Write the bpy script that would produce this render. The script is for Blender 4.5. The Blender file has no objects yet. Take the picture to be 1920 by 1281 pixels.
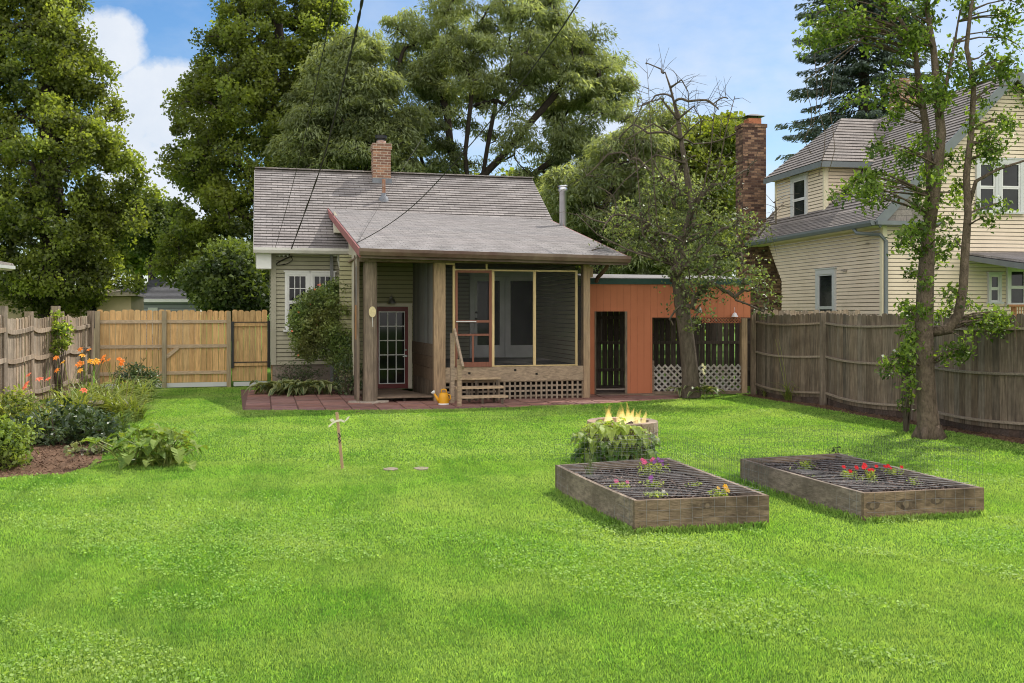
import bpy, math, random
import numpy as np
from mathutils import Vector
random.seed(7); rng = np.random.default_rng(7)
S = bpy.context.scene; COL = S.collection
R = math.radians
H = 1.95; FP = 1800.0; HZ = 585.0
def at(px, py, Y):
    return Vector(((px-960)/FP*Y, Y, H-(py-HZ)/FP*Y))
def G(px, py, z=0.0):
    Y = (H-z)*FP/(py-HZ)
    return Vector(((px-960)/FP*Y, Y, z))
# ---------------------------------------------------------------- materials
MATS = {}
def newmat(name):
    m = bpy.data.materials.new(name); m.use_nodes = True
    nt = m.node_tree; nt.nodes.clear()
    return m, nt.nodes, nt.links
def c4(c): return (c[0], c[1], c[2], 1)
def noise(N, L, vec, scale, detail=4, rough=.6):
    n = N.new('ShaderNodeTexNoise'); n.inputs['Scale'].default_value = scale
    n.inputs['Detail'].default_value = detail; n.inputs['Roughness'].default_value = rough
    L.new(vec, n.inputs['Vector']); return n.outputs['Fac']
def remap(N, L, v, a, b, c=0, d=1):
    n = N.new('ShaderNodeMapRange'); n.inputs[1].default_value = a; n.inputs[2].default_value = b
    n.inputs[3].default_value = c; n.inputs[4].default_value = d
    L.new(v, n.inputs[0]); return n.outputs[0]
def mixc(N, L, f, a, b, mode='MIX'):
    n = N.new('ShaderNodeMix'); n.data_type = 'RGBA'; n.blend_type = mode
    for s, v in ((n.inputs[0], f), (n.inputs[6], a), (n.inputs[7], b)):
        if isinstance(v, (int, float)): s.default_value = v
        elif isinstance(v, tuple): s.default_value = c4(v) if len(v) == 3 else v
        else: L.new(v, s)
    return n.outputs[2]
def tintnode(N):
    n = N.new('ShaderNodeAttribute'); n.attribute_name = 'tint'; return n.outputs['Color']
def M(name, col, rough=.8, var=.25, scale=3., stretch=(1,1,1), bump=.15, fine=40, spec=.3, metal=0, dirt=None, dirtscale=.8, dirtamt=.6):
    if name in MATS: return MATS[name]
    m, N, L = newmat(name)
    tc = N.new('ShaderNodeTexCoord'); mp = N.new('ShaderNodeMapping'); mp.inputs['Scale'].default_value = stretch
    L.new(tc.outputs['Object'], mp.inputs['Vector'])
    a = noise(N, L, mp.outputs[0], scale, 6, .65)
    f = remap(N, L, a, .3, .7)
    lo = tuple(x*(1-var) for x in col); hi = tuple(min(1, x*(1+var)) for x in col)
    cc = mixc(N, L, f, lo, hi)
    if dirt:
        d = noise(N, L, tc.outputs['Object'], dirtscale, 5, .7)
        df = remap(N, L, d, .45, .7, 0, dirtamt)
        cc = mixc(N, L, df, cc, dirt)
    cc = mixc(N, L, 1.0, cc, tintnode(N), 'MULTIPLY')
    p = N.new('ShaderNodeBsdfPrincipled'); L.new(cc, p.inputs['Base Color'])
    p.inputs['Roughness'].default_value = rough; p.inputs['Metallic'].default_value = metal
    p.inputs['Specular IOR Level'].default_value = spec
    if bump:
        b = N.new('ShaderNodeBump'); b.inputs['Strength'].default_value = bump*2; b.inputs['Distance'].default_value = .02
        L.new(noise(N, L, mp.outputs[0], fine, 4), b.inputs['Height']); L.new(b.outputs[0], p.inputs['Normal'])
    o = N.new('ShaderNodeOutputMaterial'); L.new(p.outputs[0], o.inputs[0])
    MATS[name] = m; return m
def wood(name, col, axis='z', var=.35, dirt=None, dirtamt=.5, rough=.85):
    st = {'z': (14, 14, 1.2), 'x': (1.2, 14, 14), 'y': (14, 1.2, 14)}[axis]
    return M(name, col, rough, var, 2.2, st, .25, 9, .2, dirt=dirt, dirtamt=dirtamt, dirtscale=1.6)
def brickmat(name, c1, c2, mortar, bw, bh, ms=.012, bias=0., off=.5, bump=.5, extra=None, ev=.6):
    m, N, L = newmat(name)
    uv = N.new('ShaderNodeUVMap'); uv.uv_map = 'uv'
    b = N.new('ShaderNodeTexBrick'); b.offset = off
    b.inputs['Scale'].default_value = 1; b.inputs['Brick Width'].default_value = bw; b.inputs['Row Height'].default_value = bh
    b.inputs['Mortar Size'].default_value = ms; b.inputs['Mortar Smooth'].default_value = .3; b.inputs['Bias'].default_value = bias
    b.inputs['Color1'].default_value = c4(c1); b.inputs['Color2'].default_value = c4(c2); b.inputs['Mortar'].default_value = c4(mortar)
    L.new(uv.outputs[0], b.inputs['Vector'])
    tc = N.new('ShaderNodeTexCoord')
    n = noise(N, L, tc.outputs['Object'], .9, 6, .7)
    cc = b.outputs['Color']
    if extra: cc = mixc(N, L, remap(N, L, n, .42, .68, 0, ev), cc, extra)
    n2 = noise(N, L, tc.outputs['Object'], 25, 4, .7)
    cc = mixc(N, L, 1., cc, mixc(N, L, remap(N, L, n2, .3, .7), (.72, .72, .72), (1.2, 1.2, 1.2)), 'MULTIPLY')
    cc = mixc(N, L, 1.0, cc, tintnode(N), 'MULTIPLY')
    p = N.new('ShaderNodeBsdfPrincipled'); L.new(cc, p.inputs['Base Color']); p.inputs['Roughness'].default_value = .9
    p.inputs['Specular IOR Level'].default_value = .2
    bp = N.new('ShaderNodeBump'); bp.inputs['Strength'].default_value = bump; bp.inputs['Distance'].default_value = .01
    iv = N.new('ShaderNodeMath'); iv.operation = 'SUBTRACT'; iv.inputs[0].default_value = 1; L.new(b.outputs['Fac'], iv.inputs[1])
    ad = N.new('ShaderNodeMath'); ad.operation = 'ADD'; L.new(iv.outputs[0], ad.inputs[0]); L.new(n2, ad.inputs[1])
    L.new(ad.outputs[0], bp.inputs['Height']); L.new(bp.outputs[0], p.inputs['Normal'])
    o = N.new('ShaderNodeOutputMaterial'); L.new(p.outputs[0], o.inputs[0]); return m
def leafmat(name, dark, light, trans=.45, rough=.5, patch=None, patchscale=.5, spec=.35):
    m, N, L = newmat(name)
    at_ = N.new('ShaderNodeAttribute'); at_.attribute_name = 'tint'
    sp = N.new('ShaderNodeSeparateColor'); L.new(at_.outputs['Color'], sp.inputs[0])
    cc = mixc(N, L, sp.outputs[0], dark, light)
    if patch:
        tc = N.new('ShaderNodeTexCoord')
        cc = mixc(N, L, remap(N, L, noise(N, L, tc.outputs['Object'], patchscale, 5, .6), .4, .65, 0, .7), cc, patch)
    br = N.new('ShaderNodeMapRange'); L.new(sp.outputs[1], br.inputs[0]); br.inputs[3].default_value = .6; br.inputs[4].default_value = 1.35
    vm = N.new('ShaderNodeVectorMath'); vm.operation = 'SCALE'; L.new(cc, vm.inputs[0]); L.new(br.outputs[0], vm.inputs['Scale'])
    p = N.new('ShaderNodeBsdfPrincipled'); L.new(vm.outputs[0], p.inputs['Base Color']); p.inputs['Roughness'].default_value = rough
    p.inputs['Specular IOR Level'].default_value = spec
    t = N.new('ShaderNodeBsdfTranslucent')
    g = N.new('ShaderNodeMix'); g.data_type = 'RGBA'; g.blend_type = 'MULTIPLY'; g.inputs[0].default_value = 1
    L.new(vm.outputs[0], g.inputs[6]); g.inputs[7].default_value = (1.5, 1.45, .55, 1); L.new(g.outputs[2], t.inputs[0])
    mx = N.new('ShaderNodeMixShader'); mx.inputs[0].default_value = trans
    L.new(p.outputs[0], mx.inputs[1]); L.new(t.outputs[0], mx.inputs[2])
    o = N.new('ShaderNodeOutputMaterial'); L.new(mx.outputs[0], o.inputs[0]); return m
def glassmat(name, col=(.012, .014, .016), rough=.04, spec=.6):
    m, N, L = newmat(name)
    tc = N.new('ShaderNodeTexCoord')
    f = remap(N, L, noise(N, L, tc.outputs['Object'], 1.7, 3), .35, .7)
    p = N.new('ShaderNodeBsdfPrincipled'); L.new(mixc(N, L, f, col, tuple(x*2.6 for x in col)), p.inputs['Base Color'])
    p.inputs['Roughness'].default_value = rough; p.inputs['Specular IOR Level'].default_value = spec
    o = N.new('ShaderNodeOutputMaterial'); L.new(p.outputs[0], o.inputs[0]); return m
def screenmat(name, fac, col):
    m, N, L = newmat(name)
    d = N.new('ShaderNodeBsdfDiffuse'); d.inputs[0].default_value = c4(col)
    t = N.new('ShaderNodeBsdfTransparent')
    tc = N.new('ShaderNodeTexCoord')
    f = remap(N, L, noise(N, L, tc.outputs['Object'], 1.3, 3), .3, .7, fac-.06, fac+.06)
    mx = N.new('ShaderNodeMixShader'); L.new(f, mx.inputs[0])
    L.new(t.outputs[0], mx.inputs[1]); L.new(d.outputs[0], mx.inputs[2])
    o = N.new('ShaderNodeOutputMaterial'); L.new(mx.outputs[0], o.inputs[0]); return m
# ---------------------------------------------------------------- mesh builder
def V3(p): return (float(p[0]), float(p[1]), float(p[2]))
class MB:
    def __init__(s): s.v = []; s.f = []; s.uv = []; s.t = []; s.tint = (1, 1, 1)
    def rt(s, a=.75, b=1.2, warm=.04):
        k = random.uniform(a, b); w = random.uniform(-warm, warm); s.tint = (k*(1+w), k, k*(1-w))
    def face(s, pts, uvs=None):
        i = len(s.v); s.v += [V3(p) for p in pts]; s.t += [s.tint]*len(pts)
        s.f.append(tuple(range(i, i+len(pts)))); s.uv.append(uvs)
    def hexa(s, b, t):     # b,t: 4 bottom, 4 top points, counter-clockwise from above
        i = len(s.v); s.v += [V3(p) for p in b]+[V3(p) for p in t]; s.t += [s.tint]*8
        for q in ((3,2,1,0), (4,5,6,7), (0,1,5,4), (1,2,6,5), (2,3,7,6), (3,0,4,7)):
            s.f.append(tuple(i+k for k in q)); s.uv.append(None)
    def obox(s, c, a, b, d):   # centre and three half-axis vectors
        c, a, b, d = map(Vector, (c, a, b, d))
        s.hexa([c-a-b-d, c+a-b-d, c+a+b-d, c-a+b-d], [c-a-b+d, c+a-b+d, c+a+b+d, c-a+b+d])
    def bar(s, p, q, w, h, up=(0, 0, 1)):
        p, q, up = Vector(p), Vector(q), Vector(up); d = (q-p); sd = d.cross(up)
        if sd.length < 1e-6: sd = d.cross(Vector((0, 1, 0)))
        sd.normalize(); u2 = sd.cross(d).normalized()
        s.obox((p+q)/2, d/2, sd*w/2, u2*h/2)
    def prism(s, base, ext):   # base polygon (3D pts), extrusion vector
        n = len(base); i = len(s.v); e = Vector(ext)
        s.v += [V3(p) for p in base]+[V3(Vector(p)+e) for p in base]; s.t += [s.tint]*2*n
        s.f.append(tuple(i+k for k in range(n-1, -1, -1))); s.f.append(tuple(i+n+k for k in range(n))); s.uv += [None, None]
        for k in range(n):
            s.f.append((i+k, i+(k+1) % n, i+n+(k+1) % n, i+n+k)); s.uv.append(None)
    def tube(s, pts, rad, n=8, cap=True, wob=0):
        pts = [Vector(p) for p in pts]
        if not isinstance(rad, (list, tuple)): rad = [rad]*len(pts)
        i = len(s.v); prev = None
        for k, p in enumerate(pts):
            d = (pts[min(k+1, len(pts)-1)]-pts[max(k-1, 0)])
            if d.length < 1e-9: d = Vector((0, 0, 1))
            d.normalize()
            if prev is None:
                a = d.cross(Vector((0, 0, 1)))
                if a.length < .05: a = d.cross(Vector((1, 0, 0)))
            else: a = prev-d*prev.dot(d)
            a.normalize(); prev = a; b = d.cross(a)
            for j in range(n):
                w = 2*math.pi*j/n; r = rad[k]*(1+(random.uniform(-wob, wob) if wob else 0))
                s.v.append(V3(p+(a*math.cos(w)+b*math.sin(w))*r)); s.t.append(s.tint)
        for k in range(len(pts)-1):
            for j in range(n):
                s.f.append((i+k*n+j, i+k*n+(j+1) % n, i+(k+1)*n+(j+1) % n, i+(k+1)*n+j)); s.uv.append(None)
        if cap:
            s.f.append(tuple(i+j for j in range(n-1, -1, -1))); m = i+(len(pts)-1)*n
            s.f.append(tuple(m+j for j in range(n))); s.uv += [None, None]
    def lathe(s, c, prof, n=20):
        c = Vector(c); i = len(s.v)
        for r, z in prof:
            for j in range(n):
                w = 2*math.pi*j/n; s.v.append(V3(c+Vector((r*math.cos(w), r*math.sin(w), z)))); s.t.append(s.tint)
        for k in range(len(prof)-1):
            for j in range(n):
                s.f.append((i+k*n+j, i+k*n+(j+1) % n, i+(k+1)*n+(j+1) % n, i+(k+1)*n+j)); s.uv.append(None)
    def ribbon(s, pts, widths, side):
        side = Vector(side)
        for k in range(len(pts)-1):
            a, b = Vector(pts[k]), Vector(pts[k+1])
            s.face([a-side*widths[k]/2, a+side*widths[k]/2, b+side*widths[k+1]/2, b-side*widths[k+1]/2])
    def build(s, name, mat, parent=None, loc=None, smooth=False):
        if parent is not None: base = WL[parent.name]
        else: base = Vector(loc) if loc is not None else Vector((0, 0, 0))
        me = bpy.data.meshes.new(name)
        bx, by, bz = base
        me.from_pydata([(a-bx, b-by, c-bz) for a, b, c in s.v], [], s.f)
        ca = me.color_attributes.new('tint', 'FLOAT_COLOR', 'POINT')
        ca.data.foreach_set('color', np.array([(a, b, c, 1) for a, b, c in s.t], dtype=np.float32).ravel())
        ul = me.uv_layers.new(name='uv'); arr = []
        for f, uv in zip(s.f, s.uv):
            if uv: arr += [c for q in uv for c in q]; continue
            P = [Vector(s.v[k]) for k in f]
            n = (P[1]-P[0]).cross(P[2]-P[0])
            if n.length < 1e-12 and len(P) > 3: n = (P[2]-P[0]).cross(P[3]-P[0])
            if n.length > 0: n.normalize()
            if abs(n.z) < .72:
                h = Vector((-n.y, n.x, 0)); h = h.normalized() if h.length > 0 else Vector((1, 0, 0))
                for p in P: arr += [p.dot(h), p.z]
            else:
                for p in P: arr += [p.x, p.y]
        ul.data.foreach_set('uv', np.array(arr, dtype=np.float32))
        if smooth: me.polygons.foreach_set('use_smooth', [True]*len(me.polygons))
        me.materials.append(mat); me.update()
        return link(name, me, parent, base)
WL = {}
def link(name, me, parent, base):
    o = bpy.data.objects.new(name, me); COL.objects.link(o)
    if parent is not None: o.parent = parent; WL[o.name] = WL[parent.name]
    else: o.location = base; WL[o.name] = Vector(base)
    return o
def tag(o, label=None, cat=None, group=None, kind=None):
    if label: o['label'] = label
    if cat: o['category'] = cat
    if group: o['group'] = group
    if kind: o['kind'] = kind
    return o
def root(name, label, cat, loc, group=None):
    o = bpy.data.objects.new(name, None); COL.objects.link(o); o.location = loc; o.empty_display_size = .2
    WL[o.name] = Vector(loc); return tag(o, label, cat, group)
def quads(name, P, tint, mat, parent=None, loc=(0, 0, 0)):
    """P (N,4,3) array of quads; tint (N,3)"""
    base = WL[parent.name] if parent is not None else Vector(loc)
    n = len(P); me = bpy.data.meshes.new(name)
    co = (P.reshape(-1, 3)-np.array(base)).astype(np.float32)
    me.vertices.add(4*n); me.vertices.foreach_set('co', co.ravel())
    me.loops.add(4*n); me.loops.foreach_set('vertex_index', np.arange(4*n, dtype=np.int32))
    me.polygons.add(n); me.polygons.foreach_set('loop_start', np.arange(0, 4*n, 4, dtype=np.int32))
    me.update(calc_edges=True)
    ca = me.color_attributes.new('tint', 'FLOAT_COLOR', 'POINT')
    t = np.ones((n, 4, 4), dtype=np.float32); t[:, :, :3] = tint[:, None, :]
    ca.data.foreach_set('color', t.ravel()); me.materials.append(mat)
    return link(name, me, parent, base)
def unit(a): return a/np.maximum(np.linalg.norm(a, axis=-1, keepdims=True), 1e-9)
def leafquads(C, size, asp, normal_bias=(0, 0, .6), dirbias=(0, 0, -.3), spread=1.0):
    n = len(C)
    nr = unit(rng.normal(size=(n, 3))*spread+np.array(normal_bias))
    d = rng.normal(size=(n, 3))+np.array(dirbias); d = unit(d-nr*np.sum(d*nr, axis=1, keepdims=True))
    w = np.cross(nr, d); s = np.asarray(size).reshape(-1, 1)*np.ones((n, 1))
    fold = nr*s*.12
    return np.stack([C-d*s*.5, C+w*s*asp*.5+fold-d*s*.08, C+d*s*.5, C-w*s*asp*.5+fold-d*s*.08], axis=1)
# ---------------------------------------------------------------- vertical frames
class Fr:
    """vertical plane: O + u*U + z, N points to the viewer's side"""
    def __init__(s, O, U, N=None):
        s.O = Vector((O[0], O[1], 0)); s.U = Vector((U[0], U[1], 0)).normalized()
        s.N = Vector((s.U.y, -s.U.x, 0)) if N is None else Vector((N[0], N[1], 0)).normalized()
    def p(s, u, z, n=0): return s.O+s.U*u+s.N*n+Vector((0, 0, z))
    def at(s, px, py=585, n=0):
        k = (px-960)/FP; O = s.O+s.N*n
        # O.x+u*Ux = k*(O.y+u*Uy)
        u = (k*O.y-O.x)/(s.U.x-k*s.U.y); Y = O.y+u*s.U.y
        return u, H-(py-HZ)/FP*Y
    def off(s, n): return Fr(s.O+s.N*n, s.U, s.N)
def fbox(mb, F, u0, u1, z0, z1, n0=0, n1=.03):
    mb.obox(F.p((u0+u1)/2, (z0+z1)/2, (n0+n1)/2), F.U*(u1-u0)/2, F.N*-(n1-n0)/2, Vector((0, 0, (z1-z0)/2)))
def pbox(mb, F, x0, y0, x1, y1, n0=0, n1=.03):   # from pixel rectangle on the plane
    u0, za = F.at(x0, (y0+y1)/2); u1, zb = F.at(x1, (y0+y1)/2)
    um = (x0+x1)/2; _, zt = F.at(um, y0); _, zb = F.at(um, y1)
    fbox(mb, F, u0, u1, zb, zt, n0, n1)
def clip(poly, a, b, c):   # keep a*u+b*v>=c
    out = []
    for i in range(len(poly)):
        p, q = poly[i], poly[(i+1) % len(poly)]; dp = a*p[0]+b*p[1]-c; dq = a*q[0]+b*q[1]-c
        if dp >= 0: out.append(p)
        if (dp > 0 and dq < 0) or (dp < 0 and dq > 0):
            t = dp/(dp-dq); out.append((p[0]+t*(q[0]-p[0]), p[1]+t*(q[1]-p[1])))
    return out
def courses(mb, O, U, V, poly, step, lip, jit=0, N=None, groove=0, groove_shade=.45):
    O, U, V = Vector(O), Vector(U).normalized(), Vector(V).normalized(); N = U.cross(V) if N is None else Vector(N)
    v0 = min(p[1] for p in poly); v1 = max(p[1] for p in poly); n = max(1, int(math.ceil((v1-v0)/step-1e-6)))
    for i in range(n):
        a = v0+i*step; b = min(a+step, v1); q = clip(clip(poly, 0, 1, a), 0, -1, -b)
        if len(q) < 3: continue
        if jit: mb.rt(1-jit, 1+jit, .01)
        base = mb.tint
        def P(p, dn=0):
            t = (p[1]-a)/step; return O+U*p[0]+V*p[1]+N*(lip*(1-t)+.001-dn)
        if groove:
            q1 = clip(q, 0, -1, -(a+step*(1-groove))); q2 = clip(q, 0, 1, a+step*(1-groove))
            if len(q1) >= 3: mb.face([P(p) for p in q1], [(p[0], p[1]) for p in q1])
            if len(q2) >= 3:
                mb.tint = tuple(x*groove_shade for x in base); mb.face([P(p, lip*.8) for p in q2], [(p[0], p[1]) for p in q2]); mb.tint = base  # groove strip tinted darker, painting in the shade line between laps
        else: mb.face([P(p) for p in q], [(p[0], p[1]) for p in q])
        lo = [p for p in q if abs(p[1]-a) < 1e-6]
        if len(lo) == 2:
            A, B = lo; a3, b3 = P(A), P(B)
            bt = mb.tint; k_ = random.uniform(.25, .75) if jit else .4; mb.tint = tuple(x*k_ for x in bt); mb.face([a3, b3, b3-N*lip, a3-N*lip], [(A[0], a+step/2), (B[0], a+step/2), (B[0], a+step/2), (A[0], a+step/2)]); mb.tint = bt  # lip face tinted darker, shade under the lap put into the colour
def bilin_courses(mb, A, B, C, D, n, lip, jit=.04, seg=1, sag=0, lip_shade=.4):
    
    A, B, C, D = map(Vector, (A, B, C, D)); Nn = (B-A).cross(D-A).normalized(); W = (B-A).length; L = (D-A).length
    def P(s, t, h): return (A*(1-s)+B*s)*(1-t)+(D*(1-s)+C*s)*t+Nn*h
    for i in range(n):
        t0, t1 = i/n, (i+1)/n; mb.rt(1-jit, 1+jit, .01)
        a, b, c, d = P(0, t0, lip), P(1, t0, lip), P(1, t1, 0), P(0, t1, 0)
        mb.face([a, b, c, d], [(0, t0*L), (W, t0*L), (W, t1*L), (0, t1*L)])
        k_ = random.uniform(lip_shade*.75, lip_shade*1.25); mb.tint = (k_, k_, k_); mb.face([a, P(0, t0, 0), P(1, t0, 0), b], [(0, t0*L+.06)]*4)  # dark lip tint paints the shade line of each shingle row
def siding(mb, F, poly, step=.11, lip=.014, n=0):
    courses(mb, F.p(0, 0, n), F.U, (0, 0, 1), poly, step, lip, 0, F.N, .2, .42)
def boxpart(name, mat, parent, F, q, n0=0, n1=.03, pxl=True, tint=None):
    mb = MB(); mb.tint = tint or (1, 1, 1); (pbox if pxl else fbox)(mb, F, *q, n0, n1); return mb.build(name, mat, parent)
# ================================================================= materials in use
m_siding = M('olive siding', (.40, .375, .275), .7, .06, 2, (1, 1, 1), .04, 60, .25, dirt=(.29, .27, .19), dirtscale=.9, dirtamt=.5)
m_shingle = brickmat('roof shingles', (.34, .31, .295), (.23, .21, .20), (.12, .11, .105), .30, .14, .008, 0, .5, .3, extra=(.19, .17, .16), ev=.85)
m_shingle2 = brickmat('porch shingles', (.37, .345, .33), (.25, .235, .225), (.14, .13, .125), .26, .125, .010, 0, .37, .4, extra=(.27, .245, .235), ev=.6)
m_shingle3 = brickmat('tan shingles', (.30, .265, .24), (.22, .195, .18), (.12, .11, .10), .3, .14, .006, 0, .5, .3, extra=(.19, .17, .15), ev=.5)
m_white = M('white paint', (.72, .72, .70), .5, .05, 3, bump=.03, dirt=(.5, .47, .4), dirtamt=.35)
m_gutterw = M('white gutter', (.66, .64, .60), .45, .08, 4, bump=.03, dirt=(.36, .33, .27), dirtamt=.6)
m_brown = M('brown gutter', (.105, .058, .045), .5, .2, 3, bump=.05, dirt=(.30, .24, .17), dirtamt=.5)
m_redtrim = M('red trim', (.30, .12, .11), .6, .15, 3, bump=.05)
m_oldz = wood('old upright timber', (.22, .17, .125), 'z', .45, dirt=(.11, .09, .07))
m_oldx = wood('old level timber', (.22, .16, .115), 'x', .45, dirt=(.10, .08, .06))
m_postz = wood('tan upright timber', (.36, .25, .155), 'z', .4, dirt=(.25, .19, .14))
m_sillx = wood('tan level timber', (.33, .25, .175), 'x', .4, dirt=(.28, .215, .155))
m_stud = wood('pale stud', (.58, .44, .23), 'z', .22)
m_studx = wood('pale rail', (.58, .44, .23), 'x', .22)
m_scrdoor = wood('red brown door', (.22, .095, .065), 'z', .2)
m_reddoor = M('oxblood paint', (.15, .028, .026), .4, .15, 3, bump=.03)
m_casing = M('cream casing', (.62, .57, .46), .6, .1, 3, bump=.04)
m_glass = glassmat('dark glass', (.006, .007, .008), .05, .25)
m_glassn = glassmat('neighbour glass', (.012, .014, .014), .06, .3)
m_screen = screenmat('insect screen', .20, (.05, .05, .05))
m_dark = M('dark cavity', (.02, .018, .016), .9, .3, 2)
m_interior = M('interior white', (.9, .9, .89), .6, .05, 2, bump=.02)
m_metal = M('galvanised metal', (.55, .56, .58), .3, .1, 6, bump=.04, metal=.9)
m_rust = M('rusty metal', (.30, .15, .09), .7, .5, 5, bump=.2, dirt=(.45, .45, .46), dirtscale=4)
m_black = M('black metal', (.02, .02, .02), .4, .2, 4, bump=.03)
m_lead = M('roof flashing', (.16, .17, .19), .6, .2, 5)
m_brick = brickmat('orange brick', (.47, .25, .15), (.20, .105, .075), (.48, .40, .32), .21, .075, .010, .1, .5, .6, extra=(.16, .10, .075), ev=.6)
m_brick2 = brickmat('brown brick', (.075, .042, .032), (.44, .27, .165), (.13, .09, .07), .22, .078, .009, -.25, .5, .6, extra=(.07, .042, .032), ev=.45)
m_orange = M('orange plywood', (.50, .175, .09), .75, .07, 1.5, (1, 1, .4), .06, 50, .2, dirt=(.42, .14, .07), dirtamt=.5)
m_green = M('green trim', (.025, .065, .055), .5, .15, 3)
m_cedar = wood('new cedar', (.54, .345, .155), 'z', .35, dirt=(.64, .44, .21), dirtamt=.5)
m_cedarx = wood('cedar rail', (.46, .35, .23), 'x', .25)
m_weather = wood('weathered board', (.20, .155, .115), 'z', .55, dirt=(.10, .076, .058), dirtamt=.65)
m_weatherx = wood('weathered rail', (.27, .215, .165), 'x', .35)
m_weatherl = wood('pale weathered board', (.33, .26, .19), 'z', .55, dirt=(.16, .125, .09), dirtamt=.6)  # paler boards for the left and neighbour fences
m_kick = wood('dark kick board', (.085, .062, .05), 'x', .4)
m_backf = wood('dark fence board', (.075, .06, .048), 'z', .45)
m_bed = wood('bed plank', (.21, .155, .105), 'x', .5, dirt=(.06, .044, .032), dirtamt=.9)
m_bedy = wood('bed side plank', (.26, .205, .155), 'y', .45, dirt=(.10, .076, .058), dirtamt=.7)
m_cream = M('cream siding', (.78, .655, .50), .6, .05, 1, bump=.03, dirt=(.62, .51, .37), dirtamt=.6)
m_creamt = M('cream trim', (.76, .69, .50), .55, .04, 2, bump=.02)
m_slate = M('slate blue trim', (.17, .19, .195), .5, .1, 3, bump=.02)
m_greytrim = M('pale grey trim', (.56, .57, .56), .5, .05, 3, bump=.02)
m_conc = M('concrete', (.36, .32, .28), .9, .2, 3, bump=.2, dirt=(.2, .17, .14))
m_stone = M('flat stone', (.40, .34, .28), .9, .25, 8, bump=.3)
m_latt = wood('lattice slat', (.29, .23, .17), 'z', .25)
m_lattw = M('pale lattice', (.42, .38, .34), .8, .2, 5)
m_plank = M('grey plank', (.25, .25, .24), .8, .25, 3, (10, 10, 1), .1)
m_cable = M('cable rubber', (.04, .035, .03), .7, .2, 4)
def lattice(mb, F, u0, u1, z0, z1, pitch, w, n=0, diag=False, t=.012):
    if not diag:
        k = int((u1-u0)/pitch)
        for i in range(k+1):
            u = u0+i*(u1-u0)/k; mb.rt(.8, 1.15); fbox(mb, F, u-w/2, u+w/2, z0, z1, n+t, n+2*t)
        k = max(1, round((z1-z0)/pitch))
        for i in range(k+1):
            z = z0+i*(z1-z0)/k; mb.rt(.8, 1.15); fbox(mb, F, u0, u1, z-w/2, z+w/2, n, n+t-.001)
    else:
        h = z1-z0; p = pitch*1.414
        for sgn, nn in ((1, n), (-1, n+t+.001)):
            a = u0-h-p
            while a < u1+h+p:
                # line from (a,z0) to (a+h, z1) clipped
                pa, pb = ((a, z0), (a+h, z1)) if sgn > 0 else ((a+h, z0), (a, z1))
                def cl(P, Q):
                    t0, t1 = 0., 1.
                    d = Q[0]-P[0]
                    for lim, s_ in ((u0, 1), (u1, -1)):
                        x0 = (P[0]-lim)*s_; x1 = (Q[0]-lim)*s_
                        if x0 < 0 and x1 < 0: return None
                        if x0 < 0: t0 = max(t0, x0/(x0-x1))
                        if x1 < 0: t1 = min(t1, x0/(x0-x1))
                    if t1-t0 < .02: return None
                    return [(P[0]+t_*(Q[0]-P[0]), P[1]+t_*(Q[1]-P[1])) for t_ in (t0, t1)]
                c = cl(pa, pb)
                if c:
                    mb.rt(.8, 1.15)
                    mb.bar(F.p(c[0][0], c[0][1], nn+t/2), F.p(c[1][0], c[1][1], nn+t/2), t, w, up=F.U*(-sgn)+Vector((0, 0, 1)))
                a += p
def window(parent, F, u0, u1, z0, z1, trimmat, sashmat, pane, trim=.09, cols=0, rows=0, n=.042, bigsill=True, name='window', curtain=None):
    t = MB()
    fbox(t, F, u0, u0+trim, z0, z1, 0, n+.03); fbox(t, F, u1-trim, u1, z0, z1, 0, n+.03)
    fbox(t, F, u0+trim, u1-trim, z1-trim, z1, 0, n+.031)
    fbox(t, F, u0-.03, u1+.03, z1, z1+.03, 0, n+.05)
    fbox(t, F, u0-(.04 if bigsill else 0), u1+(.04 if bigsill else 0), z0-.05, z0, 0, n+.07)
    w = t.build(name, trimmat, parent)
    a0, a1, b0, b1 = u0+trim, u1-trim, z0, z1-trim; zm = (b0+b1)/2
    p = MB(); p.obox(F.p((a0+a1)/2, (b0+b1)/2, .022), F.U*(a1-a0)/2, F.N*.003, Vector((0, 0, (b1-b0)/2))); p.build('pane', pane, w)
    sw = .04
    def grid(s):
        for i in range(1, cols):
            u = a0+sw+(a1-a0-2*sw)*i/cols; fbox(s, F, u-.009, u+.009, zm+sw, b1-sw, n-.01, n+.008)
        for j in range(1, rows):
            z = zm+sw+(b1-zm-2*sw)*j/rows; fbox(s, F, a0+sw, a1-sw, z-.009, z+.009, n-.01, n+.006)
    for (q0, q1, nn) in ((zm, b1, n), (b0, zm, n-.008)):
        s = MB()
        fbox(s, F, a0, a0+sw, q0, q1, nn-.012, nn+.012); fbox(s, F, a1-sw, a1, q0, q1, nn-.012, nn+.012)
        fbox(s, F, a0+sw, a1-sw, q0, q0+sw, nn-.012, nn+.013); fbox(s, F, a0+sw, a1-sw, q1-sw, q1, nn-.012, nn+.013)
        if q0 == zm and cols: grid(s)
        s.build('sash', sashmat, w)
    return w
# ================================================================= GREY HOUSE
s26 = .26
HU = Vector((1, s26, 0)).normalized(); HD = Vector((-s26, 1, 0)).normalized(); HN = -HD
FW = Fr((0, 25.7), HU); FF = Fr((0, 21.18), HU); FD = Fr((0, 23.75), HU)
house = root('screened_porch_house', 'small olive grey house with a weathered shingle roof and a screened timber porch', 'house', G(900, 757))
EL = Vector((-6.33, 23.53, 3.52)); EW = 8.09; RUN = 3.58; RISE = 2.46
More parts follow.
